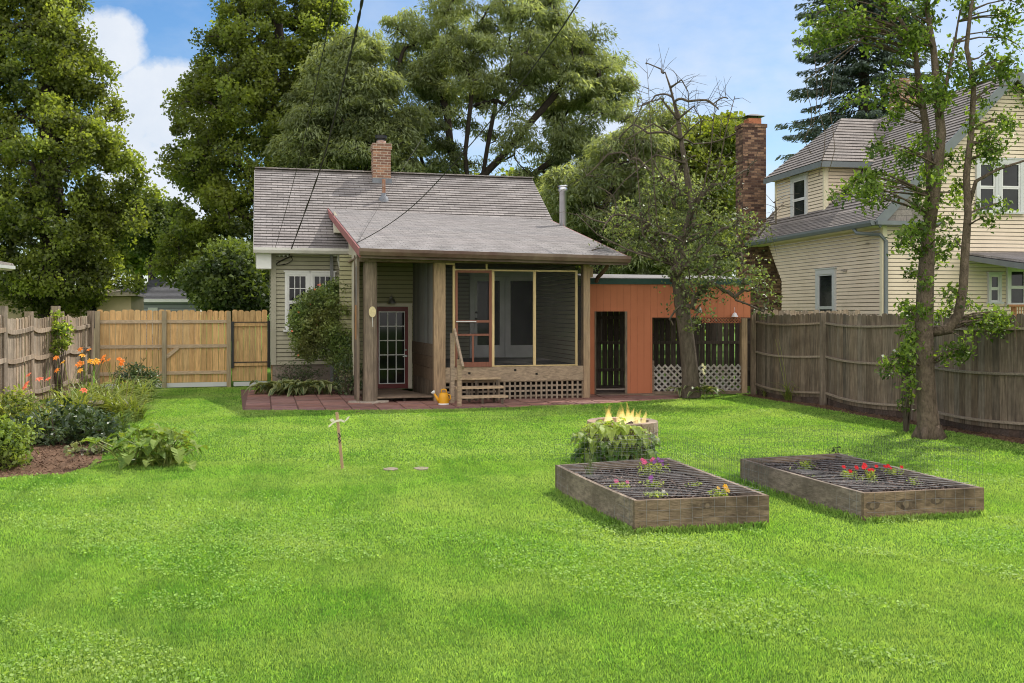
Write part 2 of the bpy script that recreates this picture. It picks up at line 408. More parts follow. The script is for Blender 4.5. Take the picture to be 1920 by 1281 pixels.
# main walls
uL = FW.at(510, 500)[0]; uR = uL+7.5
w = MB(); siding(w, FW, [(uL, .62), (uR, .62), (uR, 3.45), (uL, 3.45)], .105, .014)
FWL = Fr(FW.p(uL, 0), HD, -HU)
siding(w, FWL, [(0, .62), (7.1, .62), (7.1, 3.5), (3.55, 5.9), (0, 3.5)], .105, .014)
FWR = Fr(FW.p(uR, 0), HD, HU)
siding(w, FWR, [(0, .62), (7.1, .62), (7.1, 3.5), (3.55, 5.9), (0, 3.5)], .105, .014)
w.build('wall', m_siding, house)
w = MB(); fbox(w, FW, uL+.02, uR-.02, -.1, .64, -7, -.03); w.build('foundation', M('foundation', (.24, .20, .16), .9, .3, 2, bump=.2), house)
mcor = M('corner', (.36, .34, .26), .6, .08, 2)
boxpart('corner_board', mcor, house, FW, (uL-.02, uL+.10, .62, 3.45), .005, .035, False); boxpart('corner_board', mcor, house, FWL, (.02, .1, .62, 3.5), .004, .03, False)
# main roof
def mainroof(c): return 3.52+.670*(c-25.2)
up = HD*RUN+Vector((0, 0, RISE)); SL = up.length
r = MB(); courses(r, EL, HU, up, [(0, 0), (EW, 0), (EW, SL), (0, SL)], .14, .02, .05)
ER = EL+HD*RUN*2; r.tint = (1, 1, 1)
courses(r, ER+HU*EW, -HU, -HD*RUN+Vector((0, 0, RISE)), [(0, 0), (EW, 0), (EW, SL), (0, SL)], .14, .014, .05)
for i in range(27):
    r.rt(.95, 1.2); a = EL+up+HU*(EW*i/27); b = a+HU*(EW/27+.03)
    r.bar(a+Vector((0, 0, .015)), b+Vector((0, 0, .025)), .26, .03)
r.build('roof', m_shingle, house)
for off_ in (0, EW):
    w = MB(); w.rt(.85, .9)
    e = EL+HU*(off_+(-.005 if off_ == 0 else .005)); w.bar(e-Vector((0, 0, .10)), e+up-Vector((0, 0, .10)), .02, .14); w.bar(e+up-Vector((0, 0, .10)), e+HD*RUN*2-Vector((0, 0, .10)), .02, .14); w.build('rake_board', m_gutterw, house)
w = MB()
# soffit and boxed return at left end
fbox(w, FW, uL-.36, uR+.3, 3.40, 3.44, -.02, .50)
fbox(w, FW, uL-.38, uL-.02, 3.02, 3.42, -.15, .38)
w.build('fascia', m_white, house)
w = MB(); w.prism([FW.p(uL-.44, 3.02, .42), FW.p(uL+.0, 3.02, .42), FW.p(uL-.02, 3.16, .40), FW.p(uL-.40, 3.16, .40)], FW.N*-.6)
g = MB(); g.rt(1, 1)
gp = [EL+HN*.10+Vector((0, 0, z)) for z in (0,)]
def gutter(mb, A, B, out, depth=.12, h=.12):
    A, B, out = Vector(A), Vector(B), Vector(out).normalized(); z = Vector((0, 0, 1))
    prof = [out*0+z*0, out*0-z*h, out*depth*.72-z*h, out*depth-z*h*.45, out*depth+z*.0, out*(depth+.012), out*(depth+.012)-z*h*.5, out*depth*.78-z*(h+.012), -z*(h+.012)-out*.01]
    pr = [A+p for p in prof]; n = len(prof)
    for i in range(n-1): mb.face([A+prof[i], B+prof[i], B+prof[i+1], A+prof[i+1]])
    mb.face([A+p for p in prof[:5]]); mb.face([B+p for p in prof[:5]])
gutter(g, EL+HN*.0+Vector((0, 0, .01)), EL+HU*2.45+Vector((0, 0, .01)), HN)
g.build('gutter', m_gutterw, house)
# double window on the rear wall
u0, z1 = FW.at(534, 510); u1, z0 = FW.at(582, 618); um = (FW.at(581, 510)[0]); u2 = FW.at(628, 510)[0]
window(house, FW, u0, um, z0, z1, m_white, m_white, m_glass, .07, 3, 2)
window(house, FW, um+.005, u2, z0, z1, m_white, m_white, m_glass, .07, 3, 2)
# downspouts and conduit
w = MB(); pbox(w, FW, 618.5, 474, 624.5, 722, .03, .10); w.build('downspout', M('grey downspout', (.20, .20, .20), .5, .1, 3), house)
w = MB(); a = FW.at(624.6, 479); b = FW.at(636, 500); c_ = FW.at(639.5, 540)
w.tube([FW.p(a[0], a[1], .08), FW.p(a[0]+.12, a[1], .08), FW.p(b[0]-.03, a[1]-.12, .08), FW.p(c_[0], b[1]-.15, .08), FW.p(c_[0], c_[1]-.6, .08)], .03, 8)
w.build('conduit', m_white, house, smooth=True)
w = MB(); a = FW.at(524, 480)
for i in range(3):
    w = MB(); w.tube([FW.p(a[0]+.1*i, a[1], .03), FW.p(a[0]+.1*i, a[1], .12)], .025, 8); w.build('cable_insulator', m_white, house)
w = MB(); P = [FW.p(a[0]+.5*math.sin(t*2.1)*.4+.12, a[1]-.12+.12*math.cos(t*1.7), .08) for t in np.linspace(0, 6, 24)]; w.tube(P, .010, 5); w.build('cable_loop', m_cable, house)
# chimney
cc = 28.35; Yc = cc/(1-s26*(716.5-960)/FP); X = (716.5-960)/FP*Yc; Fc = Fr((X, Yc), HU)
def zpy(py, Y): return H-(py-HZ)/FP*Y
w = MB(); zt = zpy(270, Yc); fbox(w, Fc, -.25, .25, 4.9, zt-.16, -.5, 0); fbox(w, Fc, -.275, .275, zt-.16, zt-.03, -.525, .025)
w.prism([Fc.p(-.27, zt-.03, .02), Fc.p(.27, zt-.03, .02), Fc.p(.27, zt-.03, -.52), Fc.p(-.27, zt-.03, -.52)], (0, 0, .05))
chim = w.build('chimney', m_brick, house)
w = MB(); w.lathe(Fc.p(0, zt, -.25), [(.14, 0), (.14, .12), (.11, .13)], 14); w.build('flue', m_rust, chim, smooth=True)
w = MB(); w.lathe(Fc.p(0, zt+.12, -.25), [(.12, 0), (.12, .06), (.17, .07), (.17, .15), (.19, .16), (0, .17)], 14); w.build('chimney_cap', m_black, chim)
w = MB(); fbox(w, Fc, -.275, .275, 5.2, zpy(336, Yc)+.02, -.1, .035); w.build('flashing', m_lead, chim)
# vent pipe
w = MB(); cv = 27.5; Yv = cv/(1-s26*(719.5-960)/FP); xv = (719.5-960)/FP*Yv; zb = mainroof(cv)
w.lathe((xv, Yv, zb-.1), [(.05, 0), (.05, .65), (.055, .66), (.0, .66)], 12); w.build('vent_pipe', m_rust, house, smooth=True)
w = MB(); w.lathe((xv, Yv, zb-.02), [(.16, -.06), (.12, .08), (.07, .12), (.06, .2)], 12); w.build('pipe_boot', m_lead, house, smooth=True)
# stove pipe
w = MB(); Ys = 25.9; xs = (1055.5-960)/FP*Ys; zs = zpy(358, Ys)
w.lathe((xs, Ys, 0), [(.095, 3.2), (.095, zs-.02), (.12, zs-.01), (.12, zs+.07), (.11, zs+.08), (.11, zs+.1), (.125, zs+.11), (.125, zs+.14), (0, zs+.16)], 18); w.build('stove_pipe', m_metal, house, smooth=True)
# ---- porch roof
BL, BR = at(677, 466, 19.79), at(1177, 481, 21.27); TL, TR = at(616, 390.5, 25.73), at(1030, 412, 27.0)
r = MB(); bilin_courses(r, BL, BR, TR, TL, 44, .005, .05, lip_shade=.7)
r.build('porch_roof', m_shingle2, house)
w = MB(); dz = Vector((0, 0, .012)); z_ = Vector((0, 0, 1))
w.hexa([BL-z_*.12, BR-z_*.12, TR-z_*.12, TL-z_*.12], [BL-dz*2, BR-dz*2, TR-dz*2, TL-dz*2]); w.build('soffit', m_oldx, house)
w = MB()
pe = (TL-BL).normalized()
w.bar(BL-HU*.02-z_*.095-pe*.02, TL-HU*.02-z_*.095, .035, .17); w.build('porch_rake_board', m_redtrim, house); w = MB(); w.bar(BR+HU*.02-z_*.08, TR+HU*.02-z_*.08, .035, .15)
w.build('porch_rake_board', m_redtrim, house)
w = MB(); gutter(w, BL-HU*.04+z_*.0, BR+HU*.03+z_*.0, (BR-BL).cross(z_), .13, .13)
w.bar(BL-z_*.10+pe*.02, BR-z_*.10+pe*.02, .03, .2); w.build('porch_gutter', m_brown, house)
# white boxed return under left rake
w = MB(); Yb = 24.4; w.prism([at(627, 396, Yb), at(627, 436, Yb), at(648, 437, Yb), at(648, 424, Yb)], HD*.5); w.build('boxed_return', m_casing, house)
# left cheek wall of the porch (diagonal siding)
uq, _ = FF.at(672, 585); pF = FF.p(uq, 0); pB = FW.p(FW.at(653, 585)[0], 0)
dch = (pB-pF); Lc = dch.length; FC = Fr(pF, dch, Vector((-dch.y, dch.x, 0)))
if FC.N.x > 0: FC = Fr(pF, dch, -FC.N)
w = MB()
def diagboards(mb, F, u0, u1, z0, z1top, step=.12):
    c, s_ = math.cos(R(33)), math.sin(R(33)); U = F.U*c+Vector((0, 0, s_)); V = -F.U*s_+Vector((0, 0, c))
    poly = [(u0, z0), (u1, z0), (u1, z1top[1]), (u0, z1top[0])]
    q = [((p[0])*c+p[1]*s_, -p[0]*s_+p[1]*c) for p in poly]
    courses(mb, F.O, U, V, q, step, .016, 0, F.N)
diagboards(w, FC, .9, Lc, .5, (3.35, 4.4)); diagboards(w, FC, .0, .9, 2.95, (3.1, 3.35)); w.build('cheek_siding', M('cheek siding', (.46, .42, .31), .7, .08, 2, dirt=(.32, .30, .21)), house)
w = MB()
for q_ in ((.05, .95, .15, 1.35, -.03, .03), (.85, 1.0, 0, 3.2, -.02, .04), (.0, .12, 0, 3.2, -.02, .035)): boxpart('side_board', m_oldz, house, FC, q_[:4], q_[4], q_[5], False, (.85, .85, .85))
w = MB(); fbox(w, FC, .12, .85, 1.35, 2.1, -.02, .02); w.build('side_panel', M('orange panel', (.42, .2, .07), .7, .2, 3), house)
w = MB(); fbox(w, FC, .12, .85, 2.1, 2.95, -.01, .01); w.build('side_screen', m_plank, house)
# log post, timber posts, beams
w = MB(); p0 = FF.p(FF.at(695, 585)[0], 0, -.12); w.rt(1, 1)
w.tube([p0+Vector((0, 0, z)) for z in (0, .4, 1, 1.6, 2.2, 2.7, 3.02)], [.165, .16, .155, .155, .15, .155, .15], 12, wob=.03); w.build('log_post', m_oldz, house)
w = MB(); pbox(w, FF, 814, 486, 835, 758, -.18, .02); w.build('post', m_postz, house)
w = MB(); pbox(w, FF, 1094, 494, 1106, 756, -.18, .02); pbox(w, FF, 1104, 500, 1112, 520, -.16, 0.0); w.build('post', m_postz, house)
w = MB(); u0, zt = FF.at(673, 478); u1, zt2 = FF.at(1140, 478); zbm = FF.at(900, 494)[1]
w.rt(.8, .85); fbox(w, FF, u0, u1, zbm, zbm+.24, -.16, .10); w.build('eave_beam', m_oldx, house)
w = MB(); ud0, zd1 = FF.at(833, 686); ud1, zd0 = FF.at(1095, 712); zd1 = .74; zd0 = .42
w.tint = (1, 1, 1); fbox(w, FF, ud0, ud1, zd0, zd1, -.10, .0); sill = w.build('floor_beam', m_sillx, house)
for px_, py_ in ((966, 694), (1006, 701), (880, 700)):
    w = MB(); u, z = FF.at(px_, py_); w.obox(FF.p(u, z, .004), FF.U*.025, Vector((0, 0, .022)), FF.N*.006); w.build('knot', m_dark, sill)
w = MB(); lattice(w, FF, ud0+.02, ud1-.02, -.02, .42, .118, .042, -.05); w.build('lattice_skirt', m_latt, house)
w = MB(); fbox(w, FF, ud0, ud1+.1, -.02, .40, -4.0, -.5); w.build('crawl_space_shade', m_dark, house)  # near-black block set in for the shade behind the lattice
# porch deck + ceiling + interior
w = MB(); fbox(w, FF, ud0-.1, ud1+.1, .68, .735, -4.2, -.1); w.build('porch_floor', M('porch floor', (.14, .13, .12), .8), house)
# screened front : studs, rails, screens
for a, b in ((849, 853.5), (922, 927), (1000, 1005), (1079, 1083)):
    k_ = random.uniform(.85, 1.15); boxpart('stud', m_stud, house, FF, (a, 498 if a < 860 else 509, b, 686), -.05, 0, True, (k_, k_, k_))
for a, b, c_, d, e_ in ((836, 493.5, 853, 496.5, -.045), (853, 506, 1083, 509, -.045), (922, 684.4, 1083, 686.6, -.06), (911, 495, 914, 506, -.04)):
    k_ = random.uniform(.8, 1.1); boxpart('screen_rail', m_studx, house, FF, (a, b, c_, d), e_, .006, True, (k_, k_, k_))
for a, b in ((836, 849), (927, 1000), (1005, 1079), (1083, 1094)):
    ua, ub = FF.at(a, 585)[0], FF.at(b, 585)[0]
    boxpart('insect_screen', m_screen, house, FF, (ua, ub, .74, zbm if a in (836, 1083) else FF.at(960, 507)[1]), -.032, -.03, False)
boxpart('insect_screen', m_screen, house, FF, (FF.at(853, 585)[0], FF.at(1079, 585)[0], FF.at(1000, 507)[1], zbm), -.034, -.032, False)
# screen door
sd = MB()
for q in ((853.8, 507, 858, 688), (917, 507, 921.8, 688)): pbox(sd, FF, *q, -.03, .02)
for q in ((858, 507, 917, 511.5), (858, 600.5, 917, 605), (858, 626, 917, 630), (885, 630, 888.5, 680), (858, 679, 917, 688)): pbox(sd, FF, *q, -.028, .018)
sdo = sd.build('screen_door', m_scrdoor, house)
w = MB(); pbox(w, FF, 854.5, 602, 892, 604, .03, .06); w.build('push_bar', m_greytrim, sdo)
w = MB(); ua, ub = FF.at(858, 585)[0], FF.at(917, 585)[0]; fbox(w, FF, ua, ub, .78, FF.at(880, 511)[1], -.008, -.006); w.build('door_screen', m_screen, sdo)
# French doors on the house wall behind the screen
fr_ = MB()
for q in ((880, 512, 888, 671), (1010, 512, 1021, 671), (880, 506, 1021, 518)): pbox(fr_, FW, *q, .02, .09)
fr_.build('door_frame', m_interior, house)
doors_ = []
for x0, x1, a, b in ((888.5, 945, 894, 936), (946, 1009.5, 956, 1001)):
    fd = MB(); pbox(fd, FW, x0, 518.5, a, 670, .02, .075); pbox(fd, FW, b, 518.5, x1, 670, .02, .075); pbox(fd, FW, a, 518.5, b, 527, .02, .074); pbox(fd, FW, a, 647, b, 670, .02, .074)
    fdo = fd.build('french_door', m_interior, house); doors_.append(fdo); w = MB(); pbox(w, FW, a, 527, b, 647, .03, .045); w.build('pane', m_glass, fdo)
fdo = doors_[0]
for py_ in (586, 598):
    w = MB(); u, z = FW.at(891.5, py_); w.lathe(FW.p(u, z-.03, .10), [(0, 0), (.035, .01), (.035, .05), (0, .06)], 10); w.build('handle', m_black, fdo)
w = MB(); pbox(w, FW, 1048, 525, 1060, 604, .02, .06); w.build('window_trim', m_interior, house)
# right screen side wall of porch
FR_ = Fr(FF.p(ud1+.06, 0), HD, -HU)
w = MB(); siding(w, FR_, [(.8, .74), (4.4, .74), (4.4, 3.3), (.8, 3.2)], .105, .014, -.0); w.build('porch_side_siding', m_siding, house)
w = MB(); fbox(w, FR_, .0, 2.2, .74, 1.3, -.02, .0); w.build('porch_side_rail', m_oldx, house)
w = MB(); fbox(w, FR_, .05, 2.2, 1.3, 3.1, .0, .002); w.build('porch_side_screen', m_screen, house)
# entrance niche: partition wall with grey planks, door wall, platform
pa = FF.p(FF.at(816, 585)[0], 0, -.1); pb = FD.p(FD.at(774, 585)[0], 0)
FP_ = Fr(pa, pb-pa, (-1, -.3)); Lp = (pb-pa).length
w = MB(); k = 9
for i in range(k):
    w.rt(.7, 1.2); fbox(w, FP_, Lp*i/k+.004, Lp*(i+1)/k-.004, 1.25, 3.15, -.03, .0)
w.build('grey_plank_wall', m_plank, house)
w = MB()
for i, (a, b) in enumerate(((.98, 1.25), (.72, .97), (.45, .71))):
    w.rt(.7, 1.1); fbox(w, FP_, 0, Lp*(1-.02*i), a, b, -.02, .02)
w.build('brown_plank', m_oldx, house)
w = MB()
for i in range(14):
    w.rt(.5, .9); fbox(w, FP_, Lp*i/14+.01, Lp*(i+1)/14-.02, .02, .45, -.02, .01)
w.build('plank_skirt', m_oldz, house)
ua = FD.at(700, 585)[0]; ub = FD.at(774, 585)[0]
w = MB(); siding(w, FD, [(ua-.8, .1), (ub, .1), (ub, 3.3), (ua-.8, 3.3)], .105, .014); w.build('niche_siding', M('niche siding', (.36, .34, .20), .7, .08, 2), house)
dr = MB(); pbox(dr, FD, 700, 569, 772, 575, .015, .075); pbox(dr, FD, 764.5, 575, 771.5, 728, .015, .07); dr.build('door_casing', m_casing, house)
dr = MB(); 
for q in ((704, 575.5, 709.5, 728), (758.5, 575.5, 764.3, 728)): pbox(dr, FD, *q, .015, .055)
for q in ((709.5, 575.5, 758.5, 584), (709.5, 719.5, 758.5, 728)): pbox(dr, FD, *q, .015, .054)
ddoor = dr.build('back_door', m_reddoor, house)
w = MB(); pbox(w, FD, 710, 584, 758, 719.5, .02, .03); w.build('pane', m_glass, ddoor)
for i in range(4):
    x = 709.5+i*(757.5-709.5)/3; boxpart('muntin', m_white, ddoor, FD, (x, 584, x+1.9, 719.5), .03, .05)
for i in range(6):
    y = 584+i*(718-584)/5; boxpart('muntin', m_white, ddoor, FD, (710, y, 758.5, y+1.9), .029, .048)
w = MB(); u, z = FD.at(760.5, 667); w.lathe(FD.p(u, z-.03, .09), [(0, 0), (.03, .01), (.03, .05), (0, .06)], 10); w.bar(FD.p(u, z, .06), FD.p(u, z, .1), .03, .03); w.bar(FD.p(u, z, .1), FD.p(u-.08, z-.02, .1), .02, .02)
u, z = FD.at(760.5, 656); w.lathe(FD.p(u, z-.02, .06), [(.0, 0), (.025, .005), (.025, .035), (0, .04)], 10); w.build('handle', m_metal, ddoor)
u, z = FD.at(733, 560); w = MB(); w.tube([FD.p(u, z, 0), FD.p(u, z+.06, .08), FD.p(u, z+.06, .16), FD.p(u, z, .2)], .012, 6)
w.lathe(FD.p(u, z-.1, .2), [(.10, -.02), (.09, .02), (.05, .09), (.02, .11), (0, .11)], 14); w.lathe(FD.p(u, z, 0), [(.04, -.03), (.04, .03)], 10); w.build('wall_lamp', m_metal, house, smooth=True)
w = MB(); wz = .135
ul_, ur_ = FF.at(706, 585)[0], FF.at(812, 585)[0]
for i in range(7):
    w.rt(.75, 1.15); n0 = -.05-i*.32; fbox(w, FF, ul_-.25 if i else ul_, ur_-(i*.08), wz-.035, wz, n0-.31, n0)
w.build('step_platform', m_oldx, house)
w = MB(); pbox(w, FF, 758, 747, 762, 756, -.2, -.12); fbox(w, FF, ul_, ur_, -.02, .10, -.6, -.5); w.build('platform_leg', m_kick, house)
w = MB(); w.tube([at(1140, 492, 21.6), at(1139, 499, 21.7), at(1128, 513, 22.0), at(1121, 520, 22.2), at(1118, 528, 22.3)], [.05]*5, 6); w.build('downspout', m_brown, house)
# niche ceiling darkness: flat ceiling boards
w = MB(); fbox(w, FF, FF.at(672, 585)[0], ud1, 3.12, 3.15, -4.3, -.16); w.build('porch_ceiling', m_oldx, house)
# straw oval on the post
oval = MB(); u, z = FF.at(697.5, 585); c0 = FF.p(u, z, .055)
pts = [c0+FF.U*.075*math.cos(t)+Vector((0, 0, .115*math.sin(t))) for t in np.linspace(0, 2*math.pi, 20, endpoint=False)]
oval.prism(pts, FF.N*.035); o = oval.build('straw_oval', M('straw', (.62, .52, .30), .8, .15, 30, bump=.2), None, c0); tag(o, 'pale oval straw ornament with a dangling string hung on the log post', 'ornament')
oval2 = MB(); oval2.tube([c0+FF.N*.02-Vector((0, 0, .1)), c0+FF.N*.02+FF.U*.01-Vector((0, 0, .32))], .006, 4); oval2.build('string', m_white, o)
# stones under the log post
st = MB(); 
for dx, dy, r_ in ((-.05, -.1, .28), (.22, -.05, .17), (-.3, 0, .16)):
    q = p0+HU*dx+HN*(-dy); prof = [q+Vector((math.cos(t)*r_*random.uniform(.85, 1.1), math.sin(t)*r_*.8*random.uniform(.85, 1.1), -.01)) for t in np.linspace(0, 2*math.pi, 9, endpoint=False)]
    st.prism(prof, (0, 0, .05+random.uniform(0, .02)))
o = st.build('flagstone', m_stone, None, p0); tag(o, 'flat grey stones packed under the log post', 'stone')
# ================================================================= steps
stp = root('porch_steps', 'weathered open timber steps with a hand rail leading to the screen door', 'steps', G(900, 757))
for (x0, x1, py_, Y) in ((850, 940, 708, 20.60), (855, 945, 725.5, 20.30), (864, 953, 744.5, 20.0)):
    F_ = Fr((0, Y+s26*1.3), HU); u0, z = F_.at(x0, py_); u1, _ = F_.at(x1, py_)
    w = MB(); w.tint = (1.4, 1.38, 1.3); z = {708: .53, 725.5: .355, 744.5: .18}[py_]; fbox(w, F_, u0, u1, z-.045, z, -.27, .0); w.build('tread', m_sillx, stp)
for k_, (px_, yt, yb, Y) in enumerate(((893, .47, 0, 20.80), (932, .47, 0, 20.80), (880, .30, 0, 20.5), (926, .30, 0, 20.5), (942, .13, 0, 20.15), (905, .13, 0, 20.15))):
    w = MB(); w.rt(.45, .7); a = at(px_, 600, Y); w.bar(Vector((a.x, a.y, -.02)), Vector((a.x, a.y, yt)), .05, .05, up=(0, 1, 0)); w.build('support', m_oldz, stp)
hp = []
for (x0, x1, yt, yb) in ((844.5, 851.5, 625, 757), (857.5, 864.5, 674, 763)):
    Y = 3510/(yb-585); a = at((x0+x1)/2, yb, Y); b = at((x0+x1)/2, yt, Y); w = MB(); w.rt(1, 1.1); w.bar(a-Vector((0, 0, .05)), b, .085, .085, up=HN); w.build('rail_post', m_sillx, stp); hp.append((a, b))
w = MB(); w.bar(at(852, 619, 20.35), at(868, 690, 19.5), .045, .1); w.build('handrail', m_sillx, stp)
# ================================================================= ORANGE SHED
FS = Fr((0, 22.33), (1, .1)); shed = root('garden_shed', 'orange flat roofed shed with dark green trim, open doorway and open latticed bay', 'shed', FS.p(4, 0))
def fu(px): return FS.at(px, 585)[0]
zl, zr = 2.55, 2.50
w = MB(); a, b, c_, d, e = fu(1106), fu(1117), fu(1172.5), fu(1223), fu(1407)
zt = 2.62; zdoor = FS.at(1145, 584)[1]; zbay = FS.at(1300, 595.5)[1]
for u0, u1, z0, z1 in ((a, b, 0, zdoor), (c_, d, 0.02, zdoor), (a, d, zdoor, zt), (d, e, zbay, zt)):
    if u0 == a and z0 > 1: u1 = d
    fbox(w, FS, u0, u1, z0, z1, -.05, 0)
sw = w.build('wall', m_orange, shed)
g = MB()
for i in range(1, 24):
    u = a+i*(e-a)/24
    z0 = 0.0 if c_ < u < d else (zdoor if u < d else zbay)
    if u < b: z0 = 0
    fbox(g, FS, u-.006, u+.006, z0+.002, zt-.02, .0005, .003)
g.build('groove', M('groove paint', (.40, .14, .072), .8), sw)
w = MB(); fbox(w, FS, a-.02, e, zt-.02, zt+.11, -.1, .04); tb = w.build('fascia', m_green, shed)
w = MB(); w.hexa([FS.p(a-.02, 2.66, .02), FS.p(e+.02, 2.62, .02), FS.p(e+.02, 2.82, -2.4), FS.p(a-.02, 2.86, -2.4)], [FS.p(a-.02, 2.75, .02), FS.p(e+.02, 2.735, .02), FS.p(e+.02, 2.9, -2.4), FS.p(a-.02, 2.94, -2.4)])
w.build('roof', M('flat roof', (.22, .21, .20), .8, .2), shed)
w = MB(); fbox(w, FS, c_-.012, c_+.045, 0, zdoor, -.02, .012); w.rt(.7, .8); fbox(w, FS, b-.03, b+.01, 0, zdoor, -.02, .006); w.build('door_jamb', m_oldz, shed)
w = MB(); pbox(w, FS, 1390.5, 597, 1401, 743, -.14, .01); w.build('post', m_postz, shed)
w = MB(); fbox(w, FS, d, fu(1390), .06, FS.at(1300, 683)[1], 0, .001) if False else None; lattice(w, FS, d+.04, fu(1390), .07, FS.at(1300, 684)[1], .105, .04, -.06, True); w.build('lattice', m_lattw, shed)
w = MB(); fbox(w, FS, d, d+.045, .0, .80, -.08, .01); fbox(w, FS, d+.05, fu(1390), -.02, .07, -.08, .0); w.build('lattice_frame', m_oldx, shed)
w = MB(); lattice(w, FS, fu(1316), fu(1390), FS.at(1300, 606)[1], zbay, .05, .022, -.03, True, .008); w.build('lattice_trim', M('rust lattice', (.36, .13, .07), .8), shed)
# side wall towards house, floor, threshold
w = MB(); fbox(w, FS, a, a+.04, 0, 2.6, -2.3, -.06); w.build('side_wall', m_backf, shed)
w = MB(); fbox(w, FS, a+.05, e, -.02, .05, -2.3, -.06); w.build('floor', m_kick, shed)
w = MB(); w.rt(1, 1.1); fbox(w, FS, a+.1, d, .005, .035, .05, .32); fbox(w, FS, a+.1, fu(1275), -.01, .004, .06, .45); w.build('threshold', m_oldx, shed)
# white bell lamp and glass ornament hung from lintel
bell = MB(); u, z = FS.at(1375.5, 592); q = FS.p(u, z, .08); bell.lathe(q, [(.085, -.03), (.07, .0), (.045, .05), (.02, .07), (0, .08)], 14); bell.tube([q+Vector((0, 0, .07)), q+Vector((0, 0, .2))], .005, 4)
o = bell.build('hanging_bell', M('frosted white', (.75, .70, .72), .3, .05), None, q, smooth=True); tag(o, 'small white bell shaped ornament hanging from the orange shed lintel', 'ornament')
gl = MB(); u, z = FS.at(1310, 582); q = FS.p(u, z, .1); gl.lathe(q, [(0, -.07), (.045, -.05), (.05, 0), (.03, .05), (.012, .08), (0, .09)], 12); gl.tube([q+Vector((0, 0, .08)), q+Vector((0, 0, .3))], .004, 4)
o = gl.build('glass_ornament', M('pale glass', (.5, .5, .48), .1, .1), None, q, smooth=True); tag(o, 'clear round glass ornament hanging in the leaves before the orange shed', 'ornament')
# ================================================================= FENCES
def board(mb, p, U, N, w, z0, z1, t=.018, ear=.02, lean=0):
    p, U, N = Vector(p), Vector(U), Vector(N); Z = Vector((0, 0, 1)); L_ = U*lean
    pts = [p-U*w/2+Z*z0, p+U*w/2+Z*z0, p+U*w/2+Z*(z1-ear)+L_, p+U*(w/2-ear)+Z*z1+L_, p-U*(w/2-ear)+Z*z1+L_, p-U*w/2+Z*(z1-ear)+L_]
    mb.prism(pts, N*t)
# dark fence behind the shed
FB = Fr((0, 24.65), (1, .1)); bf = root('dark_board_fence', 'dark board fence with bright gaps seen through the shed openings', 'fence', FB.p(4, 0))
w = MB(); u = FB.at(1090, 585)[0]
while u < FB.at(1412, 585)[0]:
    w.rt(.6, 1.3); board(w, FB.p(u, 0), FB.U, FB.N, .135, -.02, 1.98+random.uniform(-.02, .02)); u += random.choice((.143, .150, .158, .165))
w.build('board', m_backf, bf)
for z in (.45, 1.15, 1.8):
    w = MB(); fbox(w, FB, FB.at(1090, 585)[0], FB.at(1412, 585)[0], z-.04, z+.04, .02, .06); w.build('rail', m_backf, bf)
# cedar fence
CU = Vector((1, .3, 0)).normalized(); FCf = Fr((0, 27.1), CU)
cf = root('cedar_fence', 'new tan cedar privacy fence with level rails across the left rear of the yard', 'fence', FCf.p(FCf.at(300, 585)[0], 0))
def cu(px): return FCf.at(px, 585)[0]
def boards(mb, F, u0, u1, z0, z1, w=.138, gap=.006, var=.02, nn=0, a=.82, b=1.18):
    n = max(1, round((u1-u0)/(w+gap))); st = (u1-u0)/n
    for i in range(n):
        mb.rt(a, b, .05); board(mb, F.p(u0+(i+.5)*st, 0, nn), F.U, -F.N, st-gap-random.uniform(0, .006), z0, z1+random.uniform(-var, var), ear=.03)
w = MB(); boards(w, FCf, cu(181), cu(432), .14, 1.99, nn=-.04); w.build('board_panel', m_cedar, cf)
for z in (.39, 1.07, 1.70):
    for a_, b_ in ((181, 304), (312, 425)):
        w = MB(); w.rt(.9, 1.1); fbox(w, FCf, cu(a_), cu(b_), z-.04, z+.045, -.039, .0); w.build('rail', m_cedarx, cf)
for px_ in (183, 308, 429):
    w = MB(); w.rt(.8, 1.0); u = cu(px_); fbox(w, FCf, u-.055, u+.055, -.05, 1.97, -.039+.0, .06); w.build('post', m_cedarx if False else wood('green cedar post', (.33, .27, .17), 'z', .25), cf)
w = MB(); w.bar(FCf.p(cu(312), .80, .01), FCf.p(cu(334), 1.04, .01), .03, .09); w.build('brace', m_cedarx, cf)
w = MB(); fbox(w, FCf, cu(181), cu(425), .02, .135, -.055, -.03); w.build('kick_board', m_greytrim, cf)
gt = root('cedar_gate', 'cedar board gate in a black steel frame next to the house corner', 'gate', FCf.p(cu(470), 0))
w = MB(); boards(w, FCf, cu(435), cu(501.5), .15, 1.99, nn=-.02); w.build('board_panel', m_cedar, gt)
for z in (.59, 1.62):
    w = MB(); fbox(w, FCf, cu(438.5), cu(501), z-.045, z+.045, -.019, .03); w.build('rail', m_cedar, gt)
w = MB(); z0, z1 = .50, 1.70
fbox(w, FCf, cu(433.6), cu(438.4), z0, z1, -.02, .09); fbox(w, FCf, cu(501.2), cu(506.3), z0, z1+.02, -.02, .12)
fbox(w, FCf, cu(438.4), cu(501.2), z0+.13, z0+.155, .03, .045); fbox(w, FCf, cu(438.4), cu(501.2), z1-.03, z1-.005, .03, .045)
gfr = w.build('gate_frame', m_black, gt)
w = MB(); w.bar(FCf.p(cu(501), 1.46, .06), FCf.p(cu(509), 1.46, .06), .02, .02); w.bar(FCf.p(cu(501), .66, .06), FCf.p(cu(509), .66, .06), .02, .02); w.build('latch', m_metal, gt)
w = MB(); fbox(w, FCf, cu(438), cu(500), .02, .13, -.03, .0); w.build('kick_board', m_greytrim, gt)
w = MB(); w.rt(1.1, 1.15); pbox(w, FCf, 508.5, 582, 516.5, 735, -.09, .02); o = w.build('gate_post', m_cedar, None, FCf.p(cu(512), 0)); tag(o, 'square cedar post between the gate and the grey house siding', 'post')
